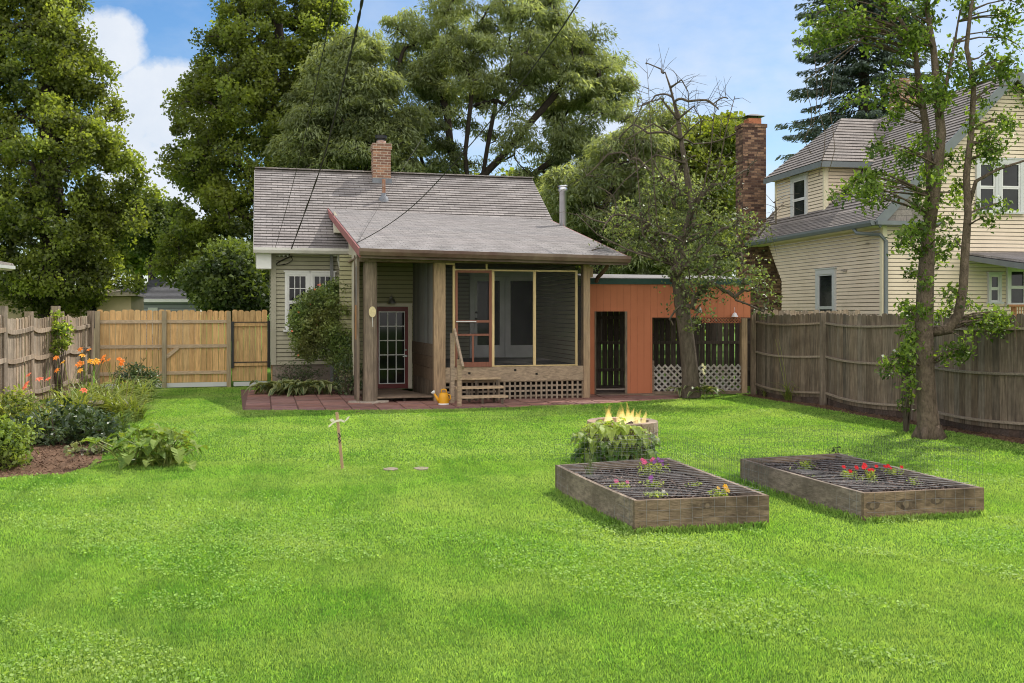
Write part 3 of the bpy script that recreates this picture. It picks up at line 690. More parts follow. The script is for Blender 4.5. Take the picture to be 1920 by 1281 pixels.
# left weathered fence
lf = root('weathered_left_fence', 'sun bleached scalloped board fence running along the left side of the yard', 'fence', (-9.8, 19.5, 0))
LP = [(-10.62, 24.1), (-10.24, 22.1), (-10.05, 21.1), (-9.78, 19.5), (-9.50, 17.9), (-9.1, 15.6), (-8.7, 13.2)]
tops = [1.98, 1.96, 2.08, 1.96, 2.06, 2.0, 2.0]
for i, (x, y) in enumerate(LP):
    w = MB(); w.rt(.75, .95); k = 1.1 if i != 2 else 1.3
    dxl = (.05, -.16, .02, -.03, 0, 0, 0)[i]
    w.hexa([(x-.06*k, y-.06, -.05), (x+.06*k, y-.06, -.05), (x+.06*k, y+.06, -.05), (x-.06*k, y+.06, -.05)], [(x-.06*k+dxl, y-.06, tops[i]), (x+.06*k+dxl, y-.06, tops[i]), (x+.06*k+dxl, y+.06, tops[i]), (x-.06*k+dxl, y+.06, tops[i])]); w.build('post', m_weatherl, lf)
for i in range(len(LP)-1):
    A, B = Vector((*LP[i], 0)), Vector((*LP[i+1], 0)); U = (B-A).normalized(); N = Vector((-U.y, U.x, 0)); N = N if N.x > 0 else -N
    L_ = (B-A).length; n = max(3, round((L_-.1)/.115)); w = MB()
    for j in range(n):
        t = (j+.5)/n; bow = .10*math.sin(math.pi*t)
        w.rt(.75, 1.25, .05); board(w, A+U*(L_*t)+N*(.02-bow), U, -N, (L_-.08)/n-.008, .08, 1.88-.07*math.sin(math.pi*t)+random.uniform(-.015, .015), .018, .018, random.uniform(-.01, .01))
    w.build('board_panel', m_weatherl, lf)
    for z in (.35, 1.05, 1.62):
        w = MB(); w.rt(.95, 1.15)
        for j in range(6):
            t0, t1 = j/6, (j+1)/6
            w.bar(A+U*L_*t0+N*(.05-.1*math.sin(math.pi*t0))+Vector((0, 0, z-.07*math.sin(math.pi*t0))), A+U*L_*t1+N*(.05-.1*math.sin(math.pi*t1))+Vector((0, 0, z-.07*math.sin(math.pi*t1))), .04, .085)
        w.build('rail', m_weatherl, lf)
# right weathered fence
rf = root('weathered_right_fence', 'tall grey weathered board fence with bowed panels along the right side of the yard', 'fence', (6.5, 20.06, 0))
RP = [(5.68, 22.6), (6.5, 20.06), (7.22, 17.2), (7.97, 14.3), (8.65, 11.4), (9.3, 8.6)]
for i, (x, y) in enumerate(RP):
    A = Vector((x, y, 0)); B = Vector((*RP[min(i+1, len(RP)-1)], 0)); 
    w = MB(); w.rt(1.0, 1.2); w.obox((x, y, .93), (.055, 0, 0), (0, .055, 0), (0, 0, 1.0)); w.build('post', m_weather, rf)
    for z in (.25, 1.05, 1.55):
        w = MB(); w.obox((x+.07, y-.01, z-.07), (.05, 0, 0), (0, .02, 0), (0, 0, .06)); w.build('rail_bracket', m_kick, rf)
for i in range(len(RP)-1):
    A, B = Vector((*RP[i], 0)), Vector((*RP[i+1], 0)); U = (B-A).normalized(); N = Vector((U.y, -U.x, 0)); N = N if N.x < 0 else -N
    L_ = (B-A).length; n = max(3, round((L_-.1)/.135)); w = MB()
    def cv(t): return U*(L_*t)+N*(-.07+.20*math.sin(math.pi*t))
    def sg(t): return -.05*math.sin(math.pi*t)
    for j in range(n):
        t = (j+.5)/n; w.rt(.72, 1.25, .05); T = (cv(t+.02)-cv(t-.02)).normalized(); NN = Vector((T.y, -T.x, 0)); NN = NN if NN.x < 0 else -NN
        board(w, A+cv(t), T, -NN, L_/n-.007, .16+sg(t), 1.93+sg(t)*.7+random.uniform(-.02, .02), .018, .025, random.uniform(-.008, .008))
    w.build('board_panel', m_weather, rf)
    for z in (.26, 1.02, 1.72):
        w = MB(); w.rt(.95, 1.2)
        for j in range(10):
            t0, t1 = j/10, (j+1)/10
            w.bar(A+cv(t0)+N*.025+Vector((0, 0, z+sg(t0))), A+cv(t1)+N*.025+Vector((0, 0, z+sg(t1))), .045, .04)
        w.build('rail', m_weatherx, rf)
    w = MB(); w.rt(.8, 1.2)
    for j in range(int(n/1.2)):
        t0, t1 = j/int(n/1.2), (j+1)/int(n/1.2); w.rt(.7, 1.3)
        a_, b_ = A+cv(t0)-N*.03, A+cv(t1)-N*.03; w.bar(a_+Vector((0, 0, .07)), b_+Vector((0, 0, .07)), .02, .26)
    w.build('kick_board', m_kick, rf)
# second row behind (neighbour's fence tops)
nf = root('neighbour_board_fence', 'paler board fence showing just above the grey right fence behind the first post', 'fence', (6.6, 23.6, 0))
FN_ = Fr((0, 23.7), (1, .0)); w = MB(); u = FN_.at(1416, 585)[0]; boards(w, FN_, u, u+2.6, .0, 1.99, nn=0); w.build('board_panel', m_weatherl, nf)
# ================================================================= CREAM NEIGHBOUR HOUSE
NU = Vector((1, .172, 0)).normalized(); NB = Vector((-.172, 1, 0)).normalized(); K = Vector((9.27, 24, 0)); Z = Vector((0, 0, 1))
nh = root('cream_house', 'two storey cream clapboard house with slate blue trim beyond the right fence', 'house', K)
NG = Fr(K, NU); NLf = Fr(K, NB, -NU)
def N3(u, t, z): return K+NU*u+NB*t+Z*z
w = MB()
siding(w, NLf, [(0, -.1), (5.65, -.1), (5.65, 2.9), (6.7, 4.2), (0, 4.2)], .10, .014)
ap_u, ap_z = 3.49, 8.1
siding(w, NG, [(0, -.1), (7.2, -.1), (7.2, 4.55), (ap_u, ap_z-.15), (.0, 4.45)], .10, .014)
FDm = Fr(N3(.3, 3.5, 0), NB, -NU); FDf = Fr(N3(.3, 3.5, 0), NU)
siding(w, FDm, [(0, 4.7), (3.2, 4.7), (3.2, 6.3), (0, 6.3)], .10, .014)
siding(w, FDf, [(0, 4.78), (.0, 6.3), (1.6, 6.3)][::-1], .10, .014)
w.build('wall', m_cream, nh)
for F_, q_ in ((NG, (-.02, .10, -.1, 4.2)), (NLf, (-.02, .09, -.1, 4.2)), (FDm, (-.02, .08, 4.7, 6.3)), (FDf, (-.015, .08, 4.8, 6.3)), (FDm, (3.12, 3.22, 4.7, 6.3))): boxpart('corner_board', m_creamt, nh, F_, q_, .004, .036, False)
# main roof left plane & right plane
ov = .35; e0 = N3(-.38, -ov, 4.22); V = (N3(ap_u, -ov, ap_z)-e0); Lr = V.length
r = MB(); courses(r, N3(-.38, 7.0+.6, 4.22), -NB, V, [(0, 0), (7.6+ov, 0), (7.6+ov, Lr), (0, Lr)], .14, .02, .06)
e1 = N3(2*ap_u+.38, -ov, 4.22); V2 = N3(ap_u, -ov, ap_z)-e1; courses(r, e1, NB, V2, [(0, 0), (7.6, 0), (7.6, Lr), (0, Lr)], .14, .014, .06)
# dormer hip roof
d0 = N3(.3-.3, 3.5-.35, 6.22); d1 = N3(0, 6.95, 6.22); apx = N3(1.65, 5.05, 7.85); apx2 = N3(3.3, 5.05, 7.85); f1 = N3(1.75, 3.15, 6.22); 
r.rt(1, 1)
bilin_courses(r, d1, d0, apx, apx, 15, .02, .05)
bilin_courses(r, d0, N3(3.2, 3.15, 6.22), apx2, apx, 15, .02, .05)
bilin_courses(r, N3(3.2, 6.95, 6.22), d1, apx, apx2, 15, .02, .05)
# flared lower skirt
bilin_courses(r, N3(-.42, 7.3, 4.18), N3(-.42, -ov, 4.18), N3(.05, -ov, 4.66), N3(.05, 7.3, 4.66), 5, .02, .05)
r.build('roof', m_shingle3, nh)
w = MB()
for a_, b_, w_, h_ in ((d1-Z*.09, d0-Z*.09, .03, .16), (d0-Z*.09, N3(1.7, 3.15, 6.13), .03, .16), (e0-Z*.12+NU*.02, N3(ap_u, -ov, ap_z-.12), .04, .22), (N3(ap_u, -ov, ap_z-.12), e1-Z*.12, .04, .22), (N3(-.4, -.3, 4.14), N3(1.3, -.3, 4.14), .3, .10)):
    w = MB(); w.bar(a_, b_, w_, h_); w.build('roof_trim', m_slate, nh)
w = MB(); w.prism([N3(-.35, -.32, 4.2), N3(1.25, -.32, 4.2), N3(.5, -.32, 4.9)], NB*.3); w.build('cornice_return', m_shingle3, nh)
w = MB(); gutter(w, N3(-.42, -ov, 4.2), N3(-.42, 7.2, 4.2), -NU, .12, .12); w.build('gutter', m_slate, nh)
w = MB(); w.hexa([N3(-.42, -.05, 4.06), N3(.05, -.05, 4.06), N3(.05, 7.2, 4.06), N3(-.42, 7.2, 4.06)], [N3(-.42, -.05, 4.1), N3(.05, -.05, 4.1), N3(.05, 7.2, 4.1), N3(-.42, 7.2, 4.1)]); w.hexa([N3(0, 3.2, 6.12), N3(1.6, 3.2, 6.12), N3(1.6, 6.9, 6.12), N3(0, 6.9, 6.12)], [N3(0, 3.2, 6.15), N3(1.6, 3.2, 6.15), N3(1.6, 6.9, 6.15), N3(0, 6.9, 6.15)]); w.build('soffit', m_creamt, nh)
w = MB(); q = NG.at(1658, 500)[0]
w.tube([N3(-.45, .6, 4.08), N3(-.45, .45, 3.95), N3(-.1, -.05, 3.88), N3(q, -.08, 3.72), N3(q, -.08, 1.0), N3(q, -.08, 0)], .05, 6); w.build('downspout', m_slate, nh)
def pxwin(F, x0, y0, x1, y1, trimm, sashm, **k):
    u0 = F.at(x0, 585)[0]; u1 = F.at(x1, 585)[0]; za = F.at((x0+x1)/2, y0)[1]; zb = F.at((x0+x1)/2, y1)[1]
    if u0 > u1: u0, u1 = u1, u0
    return window(nh, F, u0, u1, zb, za, trimm, sashm, m_glassn, **k)
pxwin(FDm, 1486, 330, 1516, 411, m_greytrim, m_white, trim=.12)
pxwin(NLf, 1533, 505, 1569, 640, m_greytrim, m_greytrim, trim=.14)
pxwin(NG, 1828, 300, 1869, 397, m_greytrim, m_white, trim=.09)
pxwin(NG, 1869.5, 300, 1916, 398, m_greytrim, m_white, trim=.09)
w = MB()
for px_, py_, F_ in ((1630, 457, NLf), (1588, 508, NLf), (1583, 507, NLf), (1648, 419, NLf)):
    w = MB(); u, z = F_.at(px_, py_); w.obox(F_.p(u, z, .04), F_.U*.03, F_.N*.05, Z*.02); w.build('wall_bracket', m_conc, nh)
# little porch at the right
ph = MB(); FPo = Fr(N3(0, -1.5, 0), NU); ua = NG.at(1806, 480)[0]
p0_ = at(1805, 478, 23.6); p1_ = at(1925, 499, 21.6)
ph.hexa([at(1807, 487, 24.9), at(1805, 487, 24.3), at(1960, 512, 21.2), at(2100, 505, 24.6)], [at(1807, 476, 25.0), at(1805, 478, 24.3), at(1960, 500, 21.2), at(2100, 480, 24.9)]); ph.build('porch_roof', m_slate, nh)
w = MB(); w.hexa([at(1810, 475, 25.0), at(1812, 477.5, 24.2), at(1965, 499, 21.15), at(2100, 479, 24.9)], [at(1810, 470, 25.0), at(1812, 474.5, 24.2), at(1965, 494, 21.2), at(2100, 474, 24.9)]); w.build('porch_shingles', m_shingle, nh)
pxwin(NG, 1851, 513, 1875, 566, m_greytrim, m_white, trim=.05)
pxwin(NG, 1886, 501, 1925, 571, m_white, m_white, trim=.08)
w = MB(); w.bar(at(1890, 573, 22.6), at(1960, 573, 22.2), .09, .05); w.bar(at(1901, 573, 22.6), at(1901, 640, 22.6), .09, .09, up=(0, 1, 0)); w.bar(at(1890, 600, 22.6), at(1960, 600, 22.2), .05, .05); 
for i in range(8): w.bar(at(1905+i*5, 574, 22.5), at(1905+i*5, 620, 22.5), .02, .02, up=(0, 1, 0))
w.build('porch_railing', wood('orange deck rail', (.40, .20, .09), 'z', .2), nh)
# chimneys
w = MB(); Yq = 31.3; cq = Vector(((1417-960)/FP*Yq, Yq, 0)); Fq = Fr(cq, NU); zt = zpy(232, Yq)
fbox(w, Fq, -.44, .36, 0, zt-.12, -.6, 0); fbox(w, Fq, -.47, .39, zt-.12, zt, -.63, .03)
for z in np.arange(.3, 4.6, .3):
    e_ = min(1.0, .46+(4.6-z)*.35) ; 
w.hexa([Fq.p(-.2, 0, .05), Fq.p(1.0, 0, .05), Fq.p(1.0, 0, -.72), Fq.p(-.2, 0, -.72)], [Fq.p(-.2, 2.6, .05), Fq.p(1.0, 2.6, .05), Fq.p(1.0, 2.6, -.72), Fq.p(-.2, 2.6, -.72)])
w.hexa([Fq.p(-.2, 2.6, .05), Fq.p(1.0, 2.6, .05), Fq.p(1.0, 2.6, -.72), Fq.p(-.2, 2.6, -.72)], [Fq.p(-.2, 4.4, .05), Fq.p(.44, 4.4, .05), Fq.p(.44, 4.4, -.72), Fq.p(-.2, 4.4, -.72)])
bc = w.build('chimney', m_brick2, nh)
w = MB(); fbox(w, Fq, -.2, .24, zt, zt+.2, -.5, -.1); w.build('flue', M('clay flue', (.42, .16, .08), .8), bc)
w = MB(); w.hexa([Fq.p(-.3, zt+.27, -.02), Fq.p(.36, zt+.27, -.02), Fq.p(.36, zt+.27, -.6), Fq.p(-.3, zt+.27, -.6)], [Fq.p(-.05, zt+.36, -.2), Fq.p(.1, zt+.36, -.2), Fq.p(.1, zt+.36, -.4), Fq.p(-.05, zt+.36, -.4)])
for uu in (-.15, .2): w.bar(Fq.p(uu, zt+.2, -.3), Fq.p(uu, zt+.28, -.3), .02, .02, up=(0, 1, 0))
w.build('chimney_cap', m_black, bc)
w = MB(); Yq = 29.5; cq = Vector(((1705-960)/FP*Yq, Yq, 0)); Fq = Fr(cq, NU); fbox(w, Fq, -.3, .3, 6, zpy(147, Yq), -.6, 0); fbox(w, Fq, -.34, .34, zpy(160, Yq), zpy(150, Yq), -.64, .04); w.build('chimney', m_brick, nh)['label'] = 'small orange brick chimney at the ridge'
# ================================================================= far left buildings
fh = root('beige_house', 'low beige stucco house beyond the left fence under the big tree', 'house', at(150, 640, 34))
Fh = Fr((0, 36), (1, .1)); w = MB(); pbox(w, Fh, -60, 556, 246, 680, -1.6, 0); w.build('wall', M('beige stucco', (.52, .43, .28), .9, .08, 2), fh)
w = MB(); u0, zz = Fh.at(-60, 555); u1 = Fh.at(262, 585)[0]; w.hexa([Fh.p(u0, zz, .5), Fh.p(u1, zz, .5), Fh.p(u1-.3, zz, -2.0), Fh.p(u0, zz, -2.0)], [Fh.p(u0, zz+.12, .5), Fh.p(u1, zz+.12, .5), Fh.p(u1-.9, zz+.4, -1.9), Fh.p(u0, zz+.4, -1.9)]); w.build('roof', M('pale shingle', (.42, .36, .29), .9, .2), fh)
w = MB(); u0, z0 = Fh.at(163, 595); u1, z1 = Fh.at(181, 562); fbox(w, Fh, u0, u1, z0-.4, z1, 0, .02); w.build('window', m_glass, fh)
w = MB(); fbox(w, Fh, u0-.15, u0, z0-.4, z1+.1, 0, .05); w.build('window_trim', m_creamt, fh)
bh = root('blue_grey_house', 'small blue grey sided house with a dark gable roof seen above the cedar fence', 'house', at(310, 640, 48))
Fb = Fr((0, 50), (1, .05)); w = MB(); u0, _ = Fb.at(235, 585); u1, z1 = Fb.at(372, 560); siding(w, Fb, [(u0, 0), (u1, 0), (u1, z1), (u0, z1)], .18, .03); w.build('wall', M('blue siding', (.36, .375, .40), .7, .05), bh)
w = MB(); a_ = Fb.at(245, 561); b_ = Fb.at(378, 561); c_ = Fb.at(330, 517); d_ = Fb.at(253, 517)
bilin_courses(w, Fb.p(a_[0], a_[1], .4), Fb.p(b_[0], b_[1], .4), Fb.p(b_[0], c_[1], -3), Fb.p(d_[0], d_[1], -3), 18, .02, .06); w.build('roof', M('dark shingle', (.10, .10, .105), .9, .2, 6), bh)
w = MB(); fbox(w, Fb, a_[0], b_[0], a_[1]-.16, a_[1], .38, .44); w.build('fascia', m_white, bh)
w = MB(); q0 = Fb.at(278, 585)[0]; q1 = Fb.at(296, 577); fbox(w, Fb, q0, q1[0], .8, q1[1], 0, .06); w.build('window', m_white, bh)
eh = root('neighbour_garage', 'corner of a white trimmed garage roof poking in at the far left edge', 'garage', at(-60, 700, 19))
w = MB(); w.hexa([at(-300, 470, 17), at(29, 505, 19), at(20, 508, 21), at(-300, 480, 21)], [at(-300, 462, 17), at(29, 499, 19), at(20, 502, 21), at(-300, 470, 21)]); w.build('eave', m_white, eh)
w = MB(); w.hexa([at(-300, 461, 17), at(27, 498.5, 19), at(20, 501, 21), at(-300, 469, 21)], [at(-300, 455, 17), at(24, 494, 19), at(0, 490, 21), at(-300, 440, 21)]); w.build('roof', m_shingle3, eh)
w = MB(); w.hexa([at(-300, 700, 18.5), at(-20, 700, 20.2), at(-20, 700, 24), at(-300, 700, 24)], [at(-300, 480, 18.5), at(-20, 505, 20.2), at(-20, 505, 24), at(-300, 480, 24)]); w.build('wall', m_cream, eh)
# ================================================================= GROUND
def polyG(pts, z=0): return [G(x, y, z) if not isinstance(y, tuple) else None for x, y in pts]
m_ground = None
def groundmat():
    m, N, L = newmat('lawn soil'); tc = N.new('ShaderNodeTexCoord'); v = tc.outputs['Object']
    a = remap(N, L, noise(N, L, v, .35, 5, .6), .35, .65); b = remap(N, L, noise(N, L, v, 9, 5, .7), .35, .65)
    c = mixc(N, L, a, (.10, .20, .022), (.15, .27, .035)); c = mixc(N, L, b, mixc(N, L, 1., c, (.55, .6, .5), 'MULTIPLY'), c)
    p = N.new('ShaderNodeBsdfPrincipled'); L.new(c, p.inputs['Base Color']); p.inputs['Roughness'].default_value = .9; p.inputs['Specular IOR Level'].default_value = .1
    bp = N.new('ShaderNodeBump'); bp.inputs['Distance'].default_value = .03; bp.inputs['Strength'].default_value = .8; L.new(noise(N, L, v, 60, 4, .7), bp.inputs['Height']); L.new(bp.outputs[0], p.inputs['Normal'])
    o = N.new('ShaderNodeOutputMaterial'); L.new(p.outputs[0], o.inputs[0]); return m
w = MB(); w.face([(-400, -60, 0), (400, -60, 0), (400, 700, 0), (-400, 700, 0)]); o = w.build('ground', groundmat()); tag(o, kind='structure')
m_mulch = M('mulch', (.16, .095, .06), .95, .5, 14, bump=.6, fine=60, spec=.1, dirt=(.27, .18, .12), dirtscale=5)
def sheet(name, pts, z, mat, kind='structure'):
    w = MB(); w.face([(p[0], p[1], z) for p in pts]); o = w.build(name, mat); tag(o, kind=kind); return [(p[0], p[1]) for p in pts]
MUL = sheet('mulch_ground', [G(-60, 905), G(40, 893), G(120, 890), G(190, 868), G(195, 830), G(240, 790), G(288, 740), G(200, 730), Vector((-10.6, 24, 0)), Vector((-9.5, 17.9, 0)), Vector((-8.6, 12.5, 0))], .004, m_mulch)
MUR = sheet('fence_line_soil', [(5.35, 22.5), (6.05, 20.0), (6.75, 17.2), (7.45, 14.4), (8.2, 11.4), (8.9, 8.6), (9.6, 8.6), (8.3, 14.3), (7.3, 18), (6, 22.8)], .004, m_mulch)
MUH = sheet('house_bed_soil', [G(490, 737), G(684, 745), G(690, 722), G(505, 716)], .006, M('dark soil', (.07, .05, .035), .95, .4, 8, bump=.4))
# chips
def chips(name, poly, n, z, size, mat, tintr=(.5, 1.6)):
    xs = np.array([p[0] for p in poly]); ys = np.array([p[1] for p in poly])
    P = np.stack([rng.uniform(xs.min(), xs.max(), n*3), rng.uniform(ys.min(), ys.max(), n*3)], 1)
    P = P[inpoly(P, poly)][:n]; C = np.concatenate([P, z+rng.uniform(0, .02, (len(P), 1))], 1)
    t = rng.uniform(*tintr, (len(P), 1))*np.ones((1, 3)); return leafquads(C, rng.uniform(.5, 1.3, len(P))*size, .28, (0, 0, 1.6), (0, 0, 0), .8), t
def inpoly(P, poly):
    x, y = P[:, 0], P[:, 1]; ins = np.zeros(len(P), bool); n = len(poly); j = n-1
    for i in range(n):
        xi, yi = poly[i][0], poly[i][1]; xj, yj = poly[j][0], poly[j][1]
        c = ((yi > y) != (yj > y)) & (x < (xj-xi)*(y-yi)/((yj-yi) if yj != yi else 1e-9)+xi); ins ^= c; j = i
    return ins
Q1, t1 = chips('', MUL, 9000, .006, .05, None); Q2, t2 = chips('', MUR, 7000, .006, .05, None)
o = quads('wood_chips', np.concatenate([Q1, Q2]), np.concatenate([t1, t2]), m_mulch, None); tag(o, 'brown wood chip mulch scattered along the fence borders', 'mulch', kind='stuff')
# patio
PAT = [G(451, 731), G(455, 772), G(620, 772), G(840, 770), G(960, 767), G(1090, 761), G(1180, 754), G(1275, 751), G(1275, 744), G(1100, 741), G(700, 738)]
PATp = [(p.x, p.y) for p in PAT]
o = sheet('patio_base', PAT, .005, M('joint sand', (.15, .085, .065), .95, .3, 10))
w = MB(); 
for i in range(-20, 14):
    for j in range(-12, 14):
        c0 = Vector((-3, 20.5, 0))+HU*(i*.52)+HD*(j*.36+(0.0))
        cs = [c0, c0+HU*.505, c0+HU*.505+HD*.345, c0+HD*.345]
        if inpoly(np.array([[c0.x+HU.x*.25+HD.x*.17, c0.y+HU.y*.25+HD.y*.17]]), PATp)[0]:
            w.rt(.75, 1.2, .06); dz0 = random.uniform(-.004, .004); tl = Vector((0, 0, random.uniform(-.006, .006)))
            ins = [c0+HU*.01+HD*.01, c0+HU*.5+HD*.01, c0+HU*.5+HD*.34, c0+HU*.01+HD*.34]
            jit = [q+Vector((random.uniform(-.006, .006), random.uniform(-.006, .006), 0)) for q in ins]
            w.hexa([q-Z*.02 for q in jit], [jit[0]+Z*(.022+dz0), jit[1]+Z*(.022+dz0)+tl, jit[2]+Z*(.022+dz0), jit[3]+Z*(.022+dz0)-tl])
o = w.build('patio', M('red paver', (.25, .13, .105), .85, .22, 5, bump=.15, dirt=(.33, .20, .16), dirtscale=1.3)); tag(o, kind='structure')
# ================================================================= RAISED BEDS
BEDS = []
def soilmesh(poly, z, name, parent):
    """bumpy dark soil surface inside a quad"""
    A, B, C, D = [Vector(p) for p in poly]; n, m_ = 60, 60; V = np.zeros((n+1, m_+1, 3))
    for i in range(n+1):
        for j in range(m_+1):
            s_, t_ = i/n, j/m_; p = (A*(1-s_)+B*s_)*(1-t_)+(D*(1-s_)+C*s_)*t_
            e = min(s_, 1-s_, t_, 1-t_)
            V[i, j] = (p.x, p.y, z+random.uniform(-.012, .014)+.02*math.sin(p.x*5+p.y*3)*min(1, e*8))
    q = np.stack([V[:-1, :-1], V[1:, :-1], V[1:, 1:], V[:-1, 1:]], axis=2).reshape(-1, 4, 3)
    return quads(name, q, np.ones((len(q), 3)), M('bed soil', (.045, .033, .028), .95, .6, 18, bump=.5, fine=70), parent)
def bed(label, c, h, ysh=(0, 0, 0, 0), soil_z=.19):
    """c: ground corners front-left, front-right, back-right, back-left"""
    r_ = root('raised_bed', label, 'raised bed', c[0], 'timber raised garden beds on the lawn'); th = .04
    cen = sum(c, Vector())/4
    names = [('plank', 0, 1, m_bed), ('plank', 1, 2, m_bedy), ('plank', 2, 3, m_bed), ('plank', 3, 0, m_bedy)]
    for k, (nm, i, j, mt) in enumerate(names):
        A, B = c[i], c[j]; U = (B-A).normalized(); N = Vector((U.y, -U.x, 0))
        if k % 2 == 0: A2, B2 = A-U*.0, B+U*.0
        else: A2, B2 = A+U*(th+.001), B-U*(th+.001)
        w = MB(); w.rt(.95, 1.05); hz = h
        nseg = 8; bowv = -.02 if k == 3 else .0
        for q in range(nseg):
            ta, tb = q/nseg, (q+1)/nseg
            f = lambda t: A2*(1-t)+B2*t+N*(-math.sin(math.pi*t)*bowv)
            a, b = f(ta), f(tb)
            w.hexa([a+Vector((0, 0, -.03)), b+Vector((0, 0, -.03)), b-N*th+Vector((0, 0, -.03)), a-N*th+Vector((0, 0, -.03))], [a+Z*hz, b+Z*hz, b-N*th+Z*hz, a-N*th+Z*hz])
        w.build(nm, mt, r_)
    for i in range(4):
        w = MB(); p = c[i]+(cen-c[i]).normalized()*.10; w.rt(.6, .8); w.obox(p+Z*(h/2-.01), (.03, 0, 0), (0, .03, 0), Z*(h/2-.005)); w.build('corner_post', m_bed, r_)
    ins = [p+(cen-p).normalized()*.03 for p in c]
    s_ = soilmesh(ins, soil_z, 'soil', r_)
    pl = [(p.x, p.y) for p in ins]; Qc, tc_ = chips('', pl, 5200, soil_z-.005, .055, None, (.3, 3.2)); o = quads('mulch_chip', Qc, tc_*np.array([[1, .95, .9]]), M('bed chips', (.06, .045, .038), .9, .5, 20), r_); tag(o, kind='stuff')
    BEDS.append([(p.x, p.y) for p in c]); return r_
b1 = [G(1190, 1000), G(1442, 988), G(1252, 905), G(1041, 921)]
b2 = [G(1620, 978), G(1845, 966), G(1572, 891), G(1388, 903)]
bed('nearer timber raised bed with pink and yellow flowers on the right of the lawn', b1, .285)
bed('farther right timber raised bed with red flowers in dark soil', b2, .262)
def knots(bedroot, A, B, lst):
    U = (B-A).normalized(); F_ = Fr(A, U)
    for px_, py_, r_, pale in lst:
        u, z = F_.at(px_, py_)
        for k_, (rr, mt, n_) in enumerate(((r_*1.5, M('knot stain', (.10, .072, .05), .9, .6, 20), .0012), (r_, M('knot wood', (.19, .14, .095) if pale else (.09, .065, .045), .9, .3, 30), .0026))):
            w = MB(); ce = F_.p(u, z, n_); w.face([ce+U*rr*(2.0 if not k_ else 1)*math.cos(t)*random.uniform(.85, 1.1)+Z*rr*math.sin(t)*random.uniform(.85, 1.1) for t in np.linspace(0, 2*math.pi, 14, endpoint=False)]); w.build('knot', mt, bedroot)
br_ = [o for o in bpy.data.objects if o.name.startswith('raised_bed')]
knots(br_[1], b2[0], b2[1], [(1699, 945, .036, True), (1757, 939, .024, True), (1636, 948, .028, True), (1822, 954, .01, False)])
knots(br_[1], b2[3], b2[0], [(1525, 914, .018, False), (1597, 934, .016, False), (1540, 946, .014, False), (1550, 928, .01, False)])
knots(br_[0], b1[0], b1[1], [(1326, 948, .022, False), (1400, 962, .012, False)])
m_wire = M('netting wire', (.09, .10, .09), .7, .1, 4, metal=0, bump=0)
m_wirel = M('pale netting wire', (.30, .30, .30), .6, .1, 4, metal=0, bump=0)
def netting(c, h, label, top, backh):
    r_ = root('wire_netting', label, 'netting', c[0], 'wire netting draped on the raised beds'); A, B, C, D = [p+Z*(h+.004) for p in c]
    w = MB(); ni, nj = 8, 24
    def P(s_, t_): 
        p = (A*(1-s_)+B*s_)*(1-t_)+(D*(1-s_)+C*s_)*t_
        return p+Z*(.010+.005*math.sin(9*s_+4*t_)+.004*math.sin(17*t_)-.02*math.sin(math.pi*s_)*math.sin(math.pi*t_))
    for j in range(1, nj):
        w.tube([P(s_, j/nj) for s_ in np.linspace(0, 1, 13)], .0013, 3, cap=False)
    for i in range(1, ni):
        w.tube([P(i/ni, t_) for t_ in np.linspace(.0, 1, 13)], .0009, 3, cap=False)
    w.build('top_netting', m_wirel, r_)
    w = MB()
    for (p, q) in ((D, C), (C, B)):
        L_ = (q-p).length; n = int(L_/.055)
        f = lambda t: p*(1-t)+q*t+Vector((math.sin(t*9)*.02, math.cos(t*7)*.03, 0))
        for i in range(n+1):
            w.tube([f(i/n)-Z*.02, f(i/n)+Z*backh*.5+Vector((.01*math.sin(i), .01, 0)), f(i/n)+Z*backh*(1+.05*math.sin(i*.7))], .0013, 3, cap=False)
        for k in range(1, int(backh/.055)+1):
            w.tube([f(t)+Z*(k*.055+.01*math.sin(t*11+k)) for t in np.linspace(0, 1, 12)], .0011, 3, cap=False)
    w.build('side_netting', m_wire, r_)
    w = MB()
    for (p, q) in ((D, A), (A, B)):
        L_ = (q-p).length; n = int(L_/.10)
        nrm = Vector((q-p).cross(Z)).normalized()*.006
        for i in range(1, n):
            b_ = p*(1-i/n)+q*(i/n); w.tube([b_+nrm, b_-Z*h*.85+nrm*1.5+Vector((.008*math.sin(i*3), 0, 0))], .0013, 3, cap=False)
        for k in range(1, 3): w.tube([p*(1-t)+q*t+nrm*1.5-Z*(k*.09+.008*math.sin(9*t)) for t in np.linspace(.02, .98, 9)], .001, 3, cap=False)
    w.build('front_netting', m_wirel, r_)
netting(b1, .285, 'wire netting stretched over the nearer raised bed', 0, .30)
netting(b2, .262, 'wire netting stretched over the farther right raised bed', 0, .34)
# ================================================================= STAKE, STONES, CAN, FIRE PIT
sk = root('wooden_stake', 'thin leaning wooden stake with pale tape strips tied across its top', 'stake', G(643, 880))
Yk = 3510/(880-585); a, b = at(643, 881, Yk), at(631.5, 773, Yk)
w = MB(); w.bar(a-Z*.05, b, .032, .03, up=(0, 1, 0)); w.build('pole', wood('stake wood', (.40, .27, .16), 'z', .2), sk)
w = MB(); F_ = lambda x, y: at(x, y, Yk-.04)
w.ribbon([F_(616, 800), F_(620, 797), F_(625, 792.5), F_(631, 789.5), F_(639, 788), F_(646, 791)], [.03]*6, (0, 0, .9)); w.ribbon([F_(646, 791), F_(651, 786), F_(654, 781)], [.035, .05, .03], (.8, 0, .3))
w.ribbon([F_(625, 790), F_(621, 786), F_(619, 787)], [.05, .05, .02], (.8, 0, .4)); w.build('tape', M('pale tape', (.72, .66, .52), .5, .15), sk)
